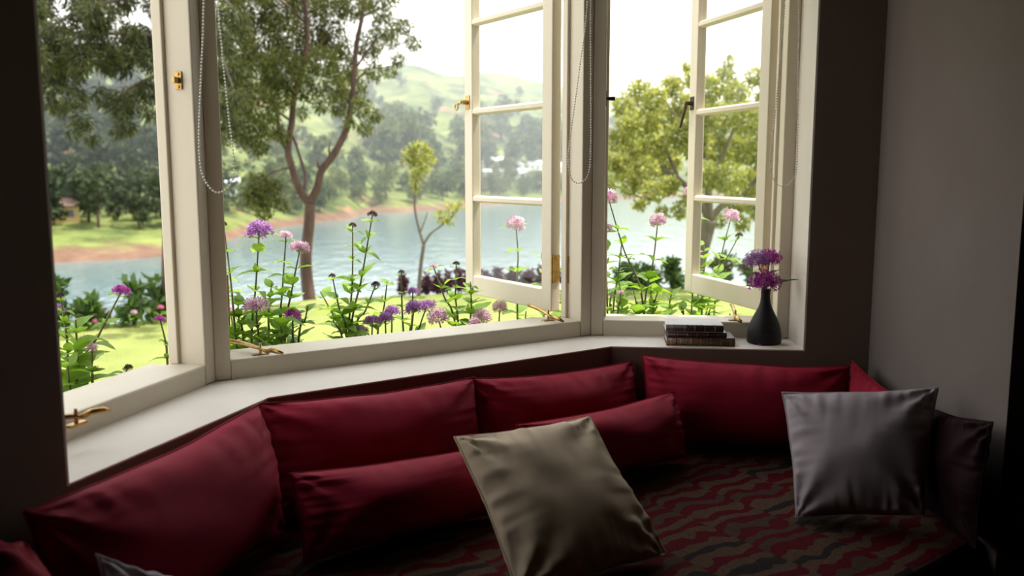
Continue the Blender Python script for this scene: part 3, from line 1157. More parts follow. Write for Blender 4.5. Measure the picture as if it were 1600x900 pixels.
SHORE = [(-400, 470), (-200, 436), (80, 411), (200, 405), (265, 400), (345, 378), (400, 362), (480, 349), (545, 342), (575, 331), (620, 332), (680, 328), (735, 322), (880, 313), (1000, 309), (1200, 306), (1700, 302)]
sh = [onz(u, v, WATER).xy for u, v in SHORE]
az_s = [math.atan2(p.x, p.y) for p in sh]
r_s = [p.length for p in sh]


def shore_r(az):
    return float(np.interp(az, az_s, r_s))


# skyline of the hills: photo column -> row
RID_U = [-400, 60, 240, 345, 450, 560, 600, 640, 660, 690, 720, 760, 800, 880, 940, 1010, 1100, 1300, 1700]
RID_V = [60, 70, 80, 85, 95, 108, 108, 102, 103, 117, 118, 111, 117, 139, 152, 158, 165, 150, 140]
az_r = [math.atan2(u - 800, F_PX) for u in RID_U]


def ridge_h(az, dist):
    v = float(np.interp(az, az_r, RID_V))
    d = ray(800 + F_PX * math.tan(az), v)
    return CAM.z + d.z / d.xy.length * dist


def fbm(x, y, s, o=4):
    return noise.fractal((x * s, y * s, 3.3), 1.0, 2.0, o)


def land_z(az, r):
    s_ = r - shore_r(az)
    near = shore_r(az) < 230
    D = 560.0
    hr = ridge_h(az, shore_r(az) + D) - WATER
    k = s_ / D
    if s_ <= 0:
        h = s_ * .12
    elif s_ < 16:
        h = s_ * .16
    else:
        q = (s_ - 16) / (D - 16)
        if q <= 1:
            h = 2.6 + (hr - 2.6) * (.62 * q + .38 * q * q)
        else:
            h = hr - (s_ - D) * .12
    x, y = r * math.sin(az), r * math.cos(az)
    amp = min(1, max(0, s_ - 10) / 120) * min(1, max(.2, abs(1 - s_ / D) * 3))
    return WATER + h + amp * 9 * fbm(x, y, .008) + min(1, max(0, s_) / 40) * .8 * fbm(x, y, .05)


azs = np.linspace(R(-58), R(58), 200)
ss = np.concatenate([np.linspace(-20, 24, 16), np.linspace(30, 200, 30), np.linspace(212, 560, 36), np.linspace(580, 900, 8)])
V_, F_ = [], []
for i, az in enumerate(azs):
    sr = shore_r(az)
    for j, s_ in enumerate(ss):
        r_ = sr + s_
        V_.append((r_ * math.sin(az), r_ * math.cos(az), land_z(az, r_)))
nn_ = len(ss)
for i in range(len(azs) - 1):
    for j in range(nn_ - 1):
        a = i * nn_ + j
        F_.append((a, a + nn_, a + nn_ + 1, a + 1))
hills = mesh_obj('hills', V_, F_, 'land', None, True)
tag(hills, 'hazy green hills rising beyond the lake', kind='structure')

lk = []
for q in np.linspace(R(-62), R(62), 60):
    lk.append((q, 24.0)); lk.append((q, 900.0))
Vl = [(r_ * math.sin(a), r_ * math.cos(a), WATER) for a, r_ in lk]
Fl = [(2 * i, 2 * i + 2, 2 * i + 3, 2 * i + 1) for i in range(59)]
tag(mesh_obj('lake', Vl, Fl, 'water'), 'calm pale blue lake below the garden', kind='structure')

# lawn and the bank that drops to the water
Vg, Fg = [], []
rows = [0.0, .25, .5, .75, .93, 1.0]
gaz = np.linspace(R(-70), R(70), 90)
for az in gaz:
    r1 = lawn_r(az)
    for q in rows:
        r_ = 1.9 + (r1 - 1.9) * q
        x, y = r_ * math.sin(az), r_ * math.cos(az)
        Vg.append((x, y, GROUND + .03 * fbm(x, y, .5) * (q < .99)))
    for dr, dz in ((.8, -.35), (3, -2), (12, -6.5), (30, -13.5)):
        r_ = r1 + dr
        Vg.append((r_ * math.sin(az), r_ * math.cos(az), GROUND + dz))
k = len(rows) + 4
for i in range(len(gaz) - 1):
    for j in range(k - 1):
        a = i * k + j
        Fg.append((a, a + k, a + k + 1, a + 1))
lawn = mesh_obj('lawn', Vg, Fg, 'lawn', None, True)
tag(lawn, 'sunlit mown lawn outside the bay window', kind='structure')
# planting bed right under the windows
D1 = [O[0] - t0 * .6 + n0 * .05, miter(O[0], O[1], O[2], .05), miter(O[1], O[2], O[3], .05), O[3] + n2 * .05 + t2 * 1.2]
D2 = [O[0] - t0 * .6 + n0 * 1.3, miter(O[0], O[1], O[2], 1.3), miter(O[1], O[2], O[3], 1.3), O[3] + n2 * 1.3 + t2 * 1.2]
bed = MB()
for i in range(3):
    bed.prism([D1[i], D1[i + 1], D2[i + 1], D2[i]], GROUND - .1, GROUND + .05)
tag(bed.build('planting_bed_ground', 'soil'), 'bare earth bed under the windows', kind='structure')


# ------------------------------------------------------------------ foliage helpers
def leaf_cards(centers, spread_, count, size, seed, aspect=2.2, droop=0.0, flat=1.0):
    """many small pointed leaves scattered round each centre; centers: (x, y, z, radius)"""
    g_ = np.random.default_rng(seed)
    C_ = np.array(centers, float)
    wts = C_[:, 3] ** 2
    pick = g_.choice(len(C_), count, p=wts / wts.sum())
    d = g_.normal(size=(count, 3))
    d /= np.linalg.norm(d, axis=1)[:, None]
    rr = g_.uniform(.15, 1, count) ** .5
    pos = C_[pick, :3] + d * (C_[pick, 3] * rr * spread_)[:, None] * np.array([1, 1, flat])
    ax = g_.normal(size=(count, 3)) + d * .6
    ax[:, 2] -= droop
    ax /= np.linalg.norm(ax, axis=1)[:, None]
    oth = np.cross(ax, g_.normal(size=(count, 3)))
    oth /= np.linalg.norm(oth, axis=1)[:, None] + 1e-9
    nr_ = np.cross(ax, oth)
    s_ = size * g_.uniform(.6, 1.35, count)[:, None]
    hw = s_ / aspect / 2
    v0 = pos
    v1 = pos + ax * s_ * .5 + oth * hw + nr_ * s_ * .08
    v2 = pos + ax * s_
    v3 = pos + ax * s_ * .5 - oth * hw + nr_ * s_ * .08
    vs_ = np.stack([v0, v1, v2, v3], 1).reshape(-1, 3)
    me = bpy.data.meshes.new('foliage')
    me.vertices.add(count * 4)
    me.vertices.foreach_set('co', vs_.ravel())
    me.loops.add(count * 4)
    me.loops.foreach_set('vertex_index', np.arange(count * 4, dtype=np.int32))
    me.polygons.add(count)
    me.polygons.foreach_set('loop_start', np.arange(count, dtype=np.int32) * 4)
    me.update(calc_edges=True)
    return me


def foliage(name, centers, spread_, count, size, seed, mat, parent, aspect=2.2, droop=0.0, flat=1.0):
    me = leaf_cards(centers, spread_, count, size, seed, aspect, droop, flat)
    me.materials.append(M[mat])
    o = share(name, me, parent)
    o['kind'] = 'stuff'
    return o


def branch_path(pts_px, yd, root, jit=0.0, seed=0):
    r_ = random.Random(seed)
    out = []
    for k, p in enumerate(pts_px):
        w = at(p[0], p[1], yd + (p[2] if len(p) > 2 else 0))
        out.append(w - root)
    return smooth_path(out, 6 * len(out))


def taper(n_, a, b_):
    return [a + (b_ - a) * k / (n_ - 1) for k in range(n_)]


# ------------------------------------------------------------------ the forked tree on the lawn edge
def clumps(rows_, root, yd, seed, dj=.8):
    """(u, v, radius px[, depth]) rows -> centres in tree space, radius in metres"""
    r_ = random.Random(seed)
    out = []
    for q in rows_:
        y = yd + (q[3] if len(q) > 3 else r_.uniform(-dj, dj))
        w = at(q[0], q[1], y) - root
        out.append((w.x, w.y, w.z, q[2] / F_PX * y))
    return out


tb = onz(484, 466, GROUND)
tree = empty('forked_tree', tb)
tag(tree, 'tall forked tree with reddish trunk on the far edge of the lawn', 'tree')
TY = tb.y
mb = MB()
p = branch_path([(484, 470), (480, 440), (478, 400), (483, 350), (484, 318)], TY, tb)
mb.tube(p, taper(len(p), .092, .068), 12)
mb.build('trunk', 'bark', tree, True)
limbs = [
    ([(484, 320), (468, 296), (456, 262), (450, 232), (456, 190), (460, 150), (472, 110), (480, 70), (478, 20), (470, -60), (480, -160)], .072, .03),
    ([(484, 318), (496, 292), (502, 268), (522, 240), (540, 205), (549, 165), (553, 120), (557, 70), (566, 25), (575, -40), (590, -120)], .075, .028),
    ([(474, 302), (477, 275, .2), (470, 250, .3), (462, 225, .4), (452, 200, .5)], .03, .02),
    ([(450, 240), (440, 215), (434, 190), (432, 165), (420, 130), (405, 90)], .035, .015),
    ([(502, 268), (497, 258), (495, 250)], .028, .008),
    ([(516, 245), (514, 232), (516, 222)], .022, .006),
    ([(549, 165), (535, 150), (520, 140), (505, 130)], .02, .008),
    ([(553, 110), (590, 60), (620, 45), (650, 60)], .022, .006),
    ([(552, 130), (575, 110), (600, 105), (625, 100)], .018, .005),
    ([(545, 185), (560, 170), (580, 165), (590, 180)], .016, .005),
    ([(460, 150), (440, 120), (410, 80), (380, 60)], .03, .008),
    ([(472, 110), (500, 70), (520, 50), (540, 45)], .02, .006),
    ([(452, 262), (436, 266, -.3), (420, 272, -.5), (408, 285, -.6), (402, 300, -.6)], .018, .006),
    ([(456, 190), (425, 170), (395, 165), (370, 180)], .022, .006),
    ([(480, 40), (450, 10), (410, -20), (370, -40)], .025, .008),
    ([(566, 25), (600, 10), (630, -10)], .018, .006),
]
for k, (pp, ra, rb) in enumerate(limbs):
    pts = branch_path(pp, TY, tb)
    MB().tube(pts, taper(len(pts), ra * .8, rb * .8), 8).build('branch', 'bark', tree, True)
FO = [(360, 20, 34), (400, 10, 40), (440, 5, 40), (480, 0, 36), (515, 5, 32), (550, 5, 30), (590, -10, 34), (370, 70, 36), (410, 65, 42), (450, 60, 40), (490, 60, 30),
      (360, 120, 34), (400, 120, 40), (440, 110, 36), (475, 105, 26), (370, 165, 30), (410, 165, 32), (390, 205, 26), (440, 150, 22), (520, 60, 30), (535, 100, 28), (505, 95, 24), (550, 135, 24), (520, 135, 24),
      (575, 70, 24), (600, 40, 22), (585, 110, 16), (612, 62, 14), (632, 40, 14), (645, 66, 13), (622, 92, 12), (610, 112, 10), (565, 165, 16), (585, 180, 12), (570, 200, 12), (530, 165, 18), (545, 190, 10), (500, 165, 12),
      (480, 140, 20), (470, 175, 12), (425, 200, 18), (405, 230, 14), (440, 210, 12), (355, 200, 22),
      (400, -50, 50), (470, -60, 55), (540, -60, 50), (600, -70, 40), (360, -40, 44),
      (405, 285, 18, -.5), (420, 305, 18, -.6), (398, 312, 16, -.6), (430, 290, 14, -.5), (412, 330, 14, -.6), (440, 318, 10, -.5), (390, 300, 12, -.6)]
foliage('foliage', clumps(FO, tb, TY, 5), 1.0, 62000, .06, 21, 'needle', tree, 3.6, 1.1)

# the dark conifer whose boughs hang across the window nearest the dark wall
cb = Vector(at(268, 560, 10.4)); cb.z = GROUND
con = empty('drooping_conifer', cb)
tag(con, 'dark conifer with drooping boughs beyond the window nearest the dark wall', 'tree')
mb = MB()
p = branch_path([(272, 568), (270, 440), (272, 300), (276, 120), (278, -80), (280, -300)], 10.4, cb)
mb.tube(p, taper(len(p), .15, .06), 12)
mb.build('trunk', 'bark', con, True)
CB = [[(276, 60), (230, 55), (170, 52), (110, 50), (50, 45)], [(276, 0), (220, -10), (150, 10), (80, 40), (40, 70)], [(276, 110), (240, 120), (200, 140), (170, 165)],
      [(277, -60), (200, -60), (120, -40), (60, -20)], [(276, 30), (310, 50), (345, 90), (365, 140)], [(277, -40), (330, -20), (370, 20)], [(276, 120), (310, 150), (345, 190)]]
for pp in CB:
    pts = branch_path(pp, 10.4, cb)
    MB().tube(pts, taper(len(pts), .035, .008), 7).build('branch', 'bark_grey', con, True)
FC = []
rr_ = random.Random(9)
for u in range(30, 300, 16):
    for k in range(4):
        FC.append((u + rr_.uniform(-8, 8), rr_.uniform(-60, 100), rr_.uniform(16, 26)))
FC += [(70, 60, 24), (95, 75, 22), (120, 70, 24), (150, 80, 24), (60, 95, 24), (85, 105, 22), (110, 115, 20), (75, 130, 22), (95, 165, 16), (120, 150, 20), (128, 190, 14), (140, 215, 10), (115, 205, 9), (165, 150, 18), (190, 165, 20), (198, 195, 14), (210, 150, 20), (185, 205, 9), (232, 140, 18), (235, 175, 12), (80, 160, 12),
       (345, 60, 26), (355, 110, 24), (350, 160, 22), (365, 30, 26), (360, 195, 16), (345, 215, 14), (372, 150, 16)]
foliage('foliage', clumps(FC, cb, 10.4, 6, .9), 1.0, 38000, .10, 22, 'needle_dark', con, 7.0, 1.5)

# sapling
sbp = onz(654, 462, GROUND)
sap = empty('sapling', sbp)
tag(sap, 'slim young tree with a small yellow-green crown at the lawn edge', 'tree')
for pp, ra, rb in [([(654, 464), (657, 420), (662, 382)], .032, .026), ([(662, 382), (654, 355), (648, 325), (648, 300), (652, 270)], .022, .01), ([(662, 382), (672, 366), (690, 352), (706, 338), (718, 326)], .018, .006), ([(657, 362), (664, 344), (668, 330)], .012, .005)]:
    pts = branch_path(pp, sbp.y, sbp)
    MB().tube(pts, taper(len(pts), ra, rb), 8).build('branch' if ra < .03 else 'trunk', 'bark_grey', sap, True)
foliage('foliage', clumps([(655, 240, 17), (640, 245, 12), (668, 250, 12), (655, 262, 14), (648, 280, 8), (650, 296, 6), (690, 338, 9), (705, 328, 9), (718, 322, 7), (700, 345, 7), (646, 232, 8)], sbp, sbp.y, 7, .15), 1.15, 1500, .055, 23, 'yellow_leaf', sap, 1.9)

# round-crowned tree behind the third window
rb_ = onz(1085, 447, GROUND)
RY = rb_.y
rt = empty('broadleaf_tree', rb_)
tag(rt, 'sunlit yellow-green tree with spreading crown behind the narrow window', 'tree')
for pp, ra, rb in [([(1085, 450), (1090, 410), (1100, 375), (1108, 345)], .13, .11), ([(1108, 345), (1090, 310), (1060, 280), (1030, 262), (1000, 250)], .06, .02), ([(1108, 345), (1106, 290), (1100, 230), (1095, 170), (1090, 130)], .07, .015), ([(1108, 345), (1130, 320), (1160, 300), (1190, 270), (1215, 230)], .06, .015),
                   ([(1104, 290), (1130, 240), (1150, 190), (1160, 140)], .035, .01), ([(1060, 280), (1040, 300), (1010, 310), (980, 300)], .025, .008), ([(1060, 280), (1035, 220), (1010, 180), (985, 150)], .03, .008), ([(1105, 250), (1070, 200), (1040, 160)], .03, .008)]:
    pts = branch_path(pp, RY, rb_)
    MB().tube(pts, taper(len(pts), ra, rb), 9).build('branch' if ra < .1 else 'trunk', 'bark_grey', rt, True)
FR = [(975, 165, 18), (1000, 145, 20), (1025, 155, 20), (1050, 135, 18), (985, 195, 20), (1010, 190, 24), (1040, 185, 24), (965, 220, 18), (990, 230, 24), (1020, 230, 26), (955, 250, 16), (975, 262, 20), (1005, 268, 24), (1040, 250, 26), (950, 285, 14), (985, 292, 16), (1020, 298, 18), (1045, 290, 16),
      (1065, 210, 24), (1070, 165, 20), (1085, 125, 16), (1110, 140, 22), (1135, 115, 14), (1150, 145, 20), (1180, 120, 16), (1200, 150, 20), (1100, 180, 26), (1130, 185, 26), (1165, 185, 26), (1195, 195, 26), (1090, 225, 26), (1120, 235, 26), (1155, 235, 26), (1190, 240, 26), (1100, 275, 24), (1140, 280, 26), (1175, 285, 24), (1205, 280, 20),
      (1080, 310, 16), (1150, 320, 18), (1185, 325, 18), (1125, 345, 10), (1160, 350, 12), (1060, 330, 12), (1035, 330, 10), (1075, 105, 8), (1140, 95, 8), (1215, 220, 26), (1235, 260, 26), (1240, 190, 26), (1000, 320, 10), (1090, 350, 10)]
foliage('foliage', clumps(FR, rb_, RY, 8, 1.3), 1.0, 27000, .07, 24, 'yellow_leaf', rt, 1.8, .2)


# ------------------------------------------------------------------ shrubs along the lawn edge
def shrub(name, u, v, wpx, hpx, mat, label, cat, seed, count=700, size=.06, group=None, z=GROUND, upright=False):
    b0 = onz(u, v, z)
    o = empty(name, b0)
    tag(o, label, cat, group)
    k = b0.y / F_PX
    r_ = random.Random(seed)
    cs = []
    for q in range(9):
        h = r_.uniform(.15, .9)
        cs.append((r_.uniform(-.32, .32) * wpx * k * (1.1 - .6 * h), r_.uniform(-.3, .3) * wpx * k, h * hpx * k * .88, wpx * k * r_.uniform(.16, .26) * (1.2 - .6 * h)))
    foliage('foliage', cs, 1.0, count, size, seed, mat, o, 2.0, -.6 if upright else 0)
    st = MB()
    for q in range(4):
        c = cs[q]
        st.tube([(0, 0, -.03), (c[0] * .5, c[1] * .5, c[2] * .5), (c[0], c[1], c[2])], [.012, .009, .004], 6)
    st.build('stem', 'bark', o, True)
    return o


PU = [(630, 461, 14, 40), (668, 459, 16, 42), (684, 458, 20, 44), (700, 458, 22, 38), (716, 457, 22, 46), (735, 457, 24, 44), (757, 456, 26, 42), (780, 456, 28, 46), (803, 455, 26, 40), (826, 455, 26, 42), (848, 454, 26, 44), (870, 453, 26, 40)]
for k, q in enumerate(PU):
    shrub('purple_shrub', *q, 'purple_leaf', 'dark purple-leaved shrub, %s in the lawn-edge row counting from the forked tree' % ('first','second','third','fourth','fifth','sixth','seventh','eighth','ninth','tenth','eleventh','twelfth')[k], 'shrub', 100 + k, 500, .065, 'purple shrubs along the lawn edge')
for k, q in enumerate([(975, 452, 44, 46), (1012, 451, 48, 52), (1048, 450, 46, 58), (1130, 449, 52, 60), (1178, 449, 54, 66), (1215, 448, 54, 60)]):
    shrub('shrub', *q, 'shrub_leaf', 'rounded dark green shrub, %s below the yellow-green tree counting from the middle post' % ('first','second','third','fourth','fifth','sixth','seventh','eighth','ninth','tenth','eleventh','twelfth')[k], 'shrub', 130 + k, 900, .08, 'shrubs below the yellow-green tree')
for k, q in enumerate([(142, 514, 34, 62), (208, 508, 44, 84), (252, 502, 50, 78), (92, 520, 26, 95)]):
    shrub('young_shrub', *q, 'shrub_leaf', ('bushy dark young plant, second from the dark wall at the lawn edge', 'tall dark young plant in the middle of the row at the lawn edge', 'spreading dark young plant by the window post at the lawn edge', 'dark young plant half hidden by the dark wall')[k], 'shrub', 150 + k, 150, .15, 'young plants at the lawn edge', upright=True)
# low flower bed at the lawn edge
rb2 = random.Random(3)
for k in range(15):
    u = 85 + k * 12.8 + rb2.uniform(-3, 3)
    v = 519 - (u - 85) * .105 + rb2.uniform(-3, 6)
    kind = rb2.choice(['fl_rose', 'fl_yellow', 'fl_rose', 'fl_pink'])
    nm = {'fl_rose': 'rose pink', 'fl_yellow': 'yellow', 'fl_pink': 'pale pink'}[kind]
    b0 = onz(u, v, GROUND)
    o = empty('bedding_flower', b0)
    tag(o, 'small %s bedding flower in the strip at the lawn edge' % nm, 'flower', '%s flowers at the lawn edge' % nm)
    h = rb2.uniform(.08, .2)
    foliage('foliage', [(0, 0, h * .4, .08)], 1, 36, .05, 300 + k, 'leaf', o)
    hd = floret_head(.03, 22, 500 + k, .7, .017).build('flower_head', kind, o)
    hd.location = (0, 0, h)

# ------------------------------------------------------------------ flowering plants under the windows
HEADS = {
    'purple': [floret_head(.030, 64, 61, .62, .0092), floret_head(.030, 70, 62, .8, .0088)],
    'pink': [floret_head(.028, 56, 63, .7, .0092), floret_head(.028, 60, 64, .85, .0090)],
    'magenta': [floret_head(.026, 50, 65, .7, .0085)],
    'bud': [floret_head(.010, 34, 66, .8, .0042)],
}
HEADMESH = {}
for kx, mat in (('purple', 'fl_purple'), ('pink', 'fl_pink'), ('magenta', 'fl_magenta'), ('bud', 'fl_bud')):
    HEADMESH[kx] = []
    for mbx in HEADS[kx]:
        me = bpy.data.meshes.new('flower_head')
        me.from_pydata(mbx.v, [], mbx.f)
        me.materials.append(M[mat])
        HEADMESH[kx].append(me)
HR = {'purple': .030, 'pink': .028, 'magenta': .026, 'bud': .010}


def plant(top, mid, yd, head, wpx, label, seed, nl_=5, lsize=.075, group='flowering plants under the windows', name='flowering_plant', low=.45, yb=None):
    """one flowering stem: photo pixel of its head, a lower pixel it passes through, forward distance"""
    r_ = random.Random(seed)
    T = at(top[0], top[1], yd)
    Mi = at(mid[0], mid[1], yb if yb else yd)
    d = (Mi - T)
    k = (GROUND + .03 - T.z) / d.z if abs(d.z) > 1e-3 else 1
    base = T + d * k
    # bend back so that the foot stays close under the plant
    base.x = Mi.x + (base.x - Mi.x) * .25
    base.y = Mi.y + (base.y - Mi.y) * .25
    base.z = GROUND + .03
    root = empty(name, base)
    tag(root, label, 'plant', group)
    pts = smooth_path([Vector((0, 0, 0)), (Mi - base) * .55 + Vector((r_.uniform(-.02, .02), r_.uniform(-.02, .02), 0)), Mi - base, (Mi + T) / 2 - base + Vector((r_.uniform(-.008, .008), 0, 0)), T - base], 32)
    MB().tube(pts, taper(len(pts), .0055, .0024), 6).build('stem', 'stem', root, True)
    # leaf pairs
    z_lo, z_hi = .62 - base.z + GROUND * 0, T.z - base.z
    n_ = int(nl_ * 1.5 + .5)
    lsize = lsize * 1.4
    az = r_.uniform(0, 6.28)
    for q in range(n_):
        f = q / max(1, n_ - 1) if n_ > 1 else .5
        zz = (.70 - base.z) + (z_hi - .02 - (.70 - base.z)) * f
        if zz > z_hi:
            continue
        c = min(pts, key=lambda w: abs(w.z - zz))
        sz = lsize * (1.15 - .6 * f) * r_.uniform(.8, 1.2)
        az += math.pi / 2 + r_.uniform(-.3, .3)
        for sgn in (0, math.pi):
            put_leaf(root, r_.choice(LEAF), c, az + sgn + r_.uniform(-.2, .2), R(r_.uniform(5, 45)), sz * r_.uniform(.8, 1.15), r_.uniform(-.3, .3))
        if r_.random() < .55 and f < .9:                 # small side shoot
            for sgn in (.5, -.9):
                put_leaf(root, r_.choice(LEAF), c, az + sgn * 2 + r_.uniform(-.3, .3), R(r_.uniform(35, 70)), sz * .55)
    if head:
        me = r_.choice(HEADMESH[head])
        sc = (wpx / F_PX * yd / 2) / HR[head]
        tilt = Matrix.Rotation(r_.uniform(-.25, .25), 4, 'X') @ Matrix.Rotation(r_.uniform(-.25, .25), 4, 'Y')
        share('flower_head', me, root, matrix=Matrix.Translation(T - base) @ tilt @ Matrix.Scale(sc, 4))
    return root


PL = [
    # wide window, beside the post
    ((349, 350), (368, 527), 2.98, 'bud', 10, 'thin dark-budded stem right beside the post of the wide window', 5, .05),
    ((405, 362), (393, 530), 3.05, 'purple', 40, 'tall stem with a wide purple flower head, tallest in the clump by the post', 6, .085),
    ((447, 368), (437, 535), 3.15, 'pink', 19, 'stem with a small pink head just behind the tall purple one', 5, .075),
    ((469, 387), (446, 520), 3.10, 'pink', 28, 'stem with a pale pink head in front of the forked tree trunk', 6, .075),
    ((401, 478), (405, 535), 2.98, 'pink', 38, 'low pale pink flower head in the middle of the clump by the post', 3, .07),
    ((457, 494), (458, 535), 3.02, 'magenta', 26, 'short magenta flower head at the foot of the clump by the post', 3, .06),
    ((481, 478), (467, 527), 3.08, None, 0, 'short leafy shoot at the outer side of the clump by the post', 4, .07),
    ((372, 470), (380, 530), 3.00, None, 0, 'broad leafy shoot between the post and the tall purple flower', 5, .085),
    ((425, 440), (420, 520), 3.12, None, 0, 'leafy shoot rising behind the low pale pink head', 6, .085),
    ((360, 487), (362, 530), 3.25, 'pink', 22, 'pale pink head half hidden by the post of the wide window', 3, .06),
    # wide window, middle
    ((582, 335), (547, 528), 3.25, 'bud', 13, 'tallest dark-budded stem standing alone against the lake', 6, .07),
    ((551, 352), (545, 528), 3.28, 'bud', 10, 'second tall budded stem close beside the tallest one', 6, .065),
    ((519, 431), (543, 530), 3.22, 'bud', 9, 'shorter budded stem leaning towards the clump by the post', 4, .085),
    ((587, 445), (552, 525), 3.30, 'bud', 12, 'low budded stem leaning away from the tall budded pair', 4, .06),
    ((563, 520), (566, 560), 3.20, 'purple', 25, 'lowest purple ball of the purple group above the sill', 1, .05),
    ((582, 502), (580, 560), 3.24, 'purple', 27, 'second purple ball of the group above the sill', 1, .05),
    ((602, 499), (596, 560), 3.22, 'purple', 25, 'third purple ball of the group above the sill', 1, .05),
    ((612, 488), (606, 560), 3.28, 'purple', 25, 'highest purple ball of the close purple group', 1, .05),
    ((645, 456), (640, 540), 3.40, 'purple', 17, 'small purple head topping the pair of large purple heads', 2, .05),
    ((647, 482), (643, 540), 3.34, 'purple', 30, 'large purple head standing right of the close purple group', 2, .06),
    ((667, 478), (650, 540), 3.38, 'purple', 26, 'large purple head nearest the open casement', 2, .06),
    ((627, 425), (630, 515), 3.42, 'bud', 8, 'slender stem with pale tiny buds below the sapling', 4, .045),
    ((684, 495), (690, 540), 3.36, 'pink', 32, 'wide blush pink head low beside the open casement', 1, .05),
    ((677, 416), (712, 510), 3.44, 'pink', 10, 'leaning stem with a tiny pink tip in front of the sapling', 4, .06),
    ((713, 412), (716, 515), 3.46, 'bud', 9, 'leafy budded stem just outside the free edge of the casement', 6, .06),
    ((500, 455), (535, 530), 3.30, None, 0, 'leafy spray under the leaning budded stem', 4, .09),
    ((605, 440), (590, 525), 3.40, None, 0, 'pale leafy shoot behind the purple balls', 4, .075),
    # seen through and below the open casement
    ((806, 350), (808, 450), 3.62, 'pink', 27, 'pale pink flower seen through the lowest pane of the wide window casement', 4, .085),
    ((846, 395), (850, 470), 3.75, None, 0, 'leafy shoot seen through the casement close to its hinge side', 4, .08),
    ((753, 495), (758, 540), 3.45, 'pink', 29, 'pink head directly below the corner of the open casement', 2, .06),
    ((781, 480), (778, 540), 3.55, 'pink', 23, 'pink head peeping under the bottom rail of the casement', 2, .06),
    ((742, 505), (745, 550), 3.38, 'pink', 20, 'faded pink head touching the sill below the casement', 1, .05),
    ((880, 400), (882, 490), 3.60, None, 0, 'leafy stem showing in the gap between casement and frame', 6, .06),
    ((822, 486), (818, 530), 3.60, None, 0, 'leaf spray under the casement stay', 3, .075),
    # narrow window
    ((950, 308), (1004, 470), 3.50, 'pink', 28, 'tall arching stem with a pale pink head beside the middle post', 4, .06),
    ((947, 355), (949, 487), 3.45, 'pink', 18, 'dull pink head on an upright stem close to the middle post', 6, .07),
    ((1028, 345), (1008, 470), 3.60, 'pink', 25, 'pink flower on a leaning stem before the free edge of the narrow casement', 5, .08),
    ((972, 375), (958, 487), 3.55, None, 0, 'leafy stem beside the middle post without a flower', 6, .08),
    ((990, 455), (996, 492), 3.42, None, 0, 'low leafy shoot behind the stack of books', 4, .085),
    ((1030, 450), (1020, 490), 3.50, None, 0, 'broad-leaved shoot behind the books below the leaning pink flower', 4, .09),
    ((955, 460), (955, 495), 3.60, 'pink', 12, 'tiny pale flower low by the middle post', 2, .05),
    ((970, 458), (965, 492), 3.40, 'pink', 11, 'small pale head just above the sill by the middle post', 2, .05),
    ((1083, 298), (1090, 440), 4.25, 'pink', 24, 'blurred pink flower across the upper bar of the narrow casement', 4, .07),
    ((1143, 338), (1120, 440), 4.20, 'pink', 24, 'blurred pink flower in the lowest pane of the narrow casement', 4, .07),
    ((1155, 368), (1115, 440), 4.05, 'bud', 10, 'budded stem leaning in the lowest pane of the narrow casement', 4, .07),
    ((1100, 385), (1098, 450), 3.95, None, 0, 'leafy shoot filling the lowest pane of the narrow casement', 7, .085),
    ((1080, 420), (1082, 460), 3.90, None, 0, 'short leafy shoot at the free edge of the narrow casement', 5, .08),
    ((1065, 478), (1068, 500), 3.50, None, 0, 'leaf spray under the bottom rail of the narrow casement, over the books', 4, .08),
    ((1110, 482), (1108, 505), 3.50, None, 0, 'leaf spray under the bottom rail of the narrow casement, near the stay', 4, .08),
    ((1140, 490), (1142, 510), 3.46, None, 0, 'small leaf spray at the casement stay of the narrow window', 3, .06),
    ((965, 430), (972, 492), 3.65, None, 0, 'leafy stem low between the arching stem and the middle post', 7, .08),
    ((1015, 425), (1016, 492), 3.70, None, 0, 'leafy stem rising behind the leaning pink flower', 7, .08),
    ((1050, 455), (1046, 495), 3.80, None, 0, 'pale leafy stem just before the free stile of the narrow casement', 5, .075),
    ((440, 490), (440, 540), 2.96, None, 0, 'low broad leaves above the stay bar of the wide window', 5, .09),
    ((352, 430), (358, 530), 3.10, None, 0, 'leafy stem pressed against the post of the wide window', 6, .08),
    ((520, 500), (545, 540), 3.18, None, 0, 'low leafy shoot at the foot of the tall budded stems', 4, .085),
    ((735, 440), (735, 520), 3.50, None, 0, 'leafy stem behind the free stile of the wide window casement', 5, .08),
    # window nearest the dark wall
    ((190, 455), (125, 590), 2.55, 'magenta', 24, 'long leaning stem with a magenta head in front of the lake', 4, .06),
    ((94, 462), (108, 600), 2.50, 'bud', 12, 'budded leafy stem along the edge of the dark wall', 7, .065),
    ((144, 543), (145, 612), 2.45, 'pink', 16, 'short pink flower near the sill beside the dark wall', 3, .06),
    ((250, 499), (262, 575), 2.80, 'magenta', 15, 'small rosy flower close to the jamb with the brass keeper', 3, .06),
    ((200, 575), (178, 625), 2.42, 'bud', 13, 'low budded stem above the sill nearest the dark wall', 3, .06),
    ((191, 596), (186, 630), 2.40, 'magenta', 14, 'small magenta head just above the sill nearest the dark wall', 2, .05),
    ((134, 619), (132, 640), 2.34, 'pink', 22, 'pale pink head resting low at the sill nearest the dark wall', 1, .05),
    ((236, 588), (238, 610), 2.55, 'pink', 18, 'whitish flower head low by the jamb with the keeper', 1, .05),
    ((118, 500), (120, 610), 2.46, None, 0, 'dense leafy shoot at the edge of the dark wall', 9, .08),
    ((105, 560), (110, 630), 2.38, None, 0, 'low leafy shoot at the edge of the dark wall', 6, .08),
    ((86, 485), (92, 560), 2.60, 'purple', 26, 'purple flower cut off by the dark wall', 4, .06),
]
for k, (top, mid, yd, head, wpx, label, n_, ls) in enumerate(PL):
    plant(top, mid, yd, head, wpx, label, 900 + k, n_, ls)

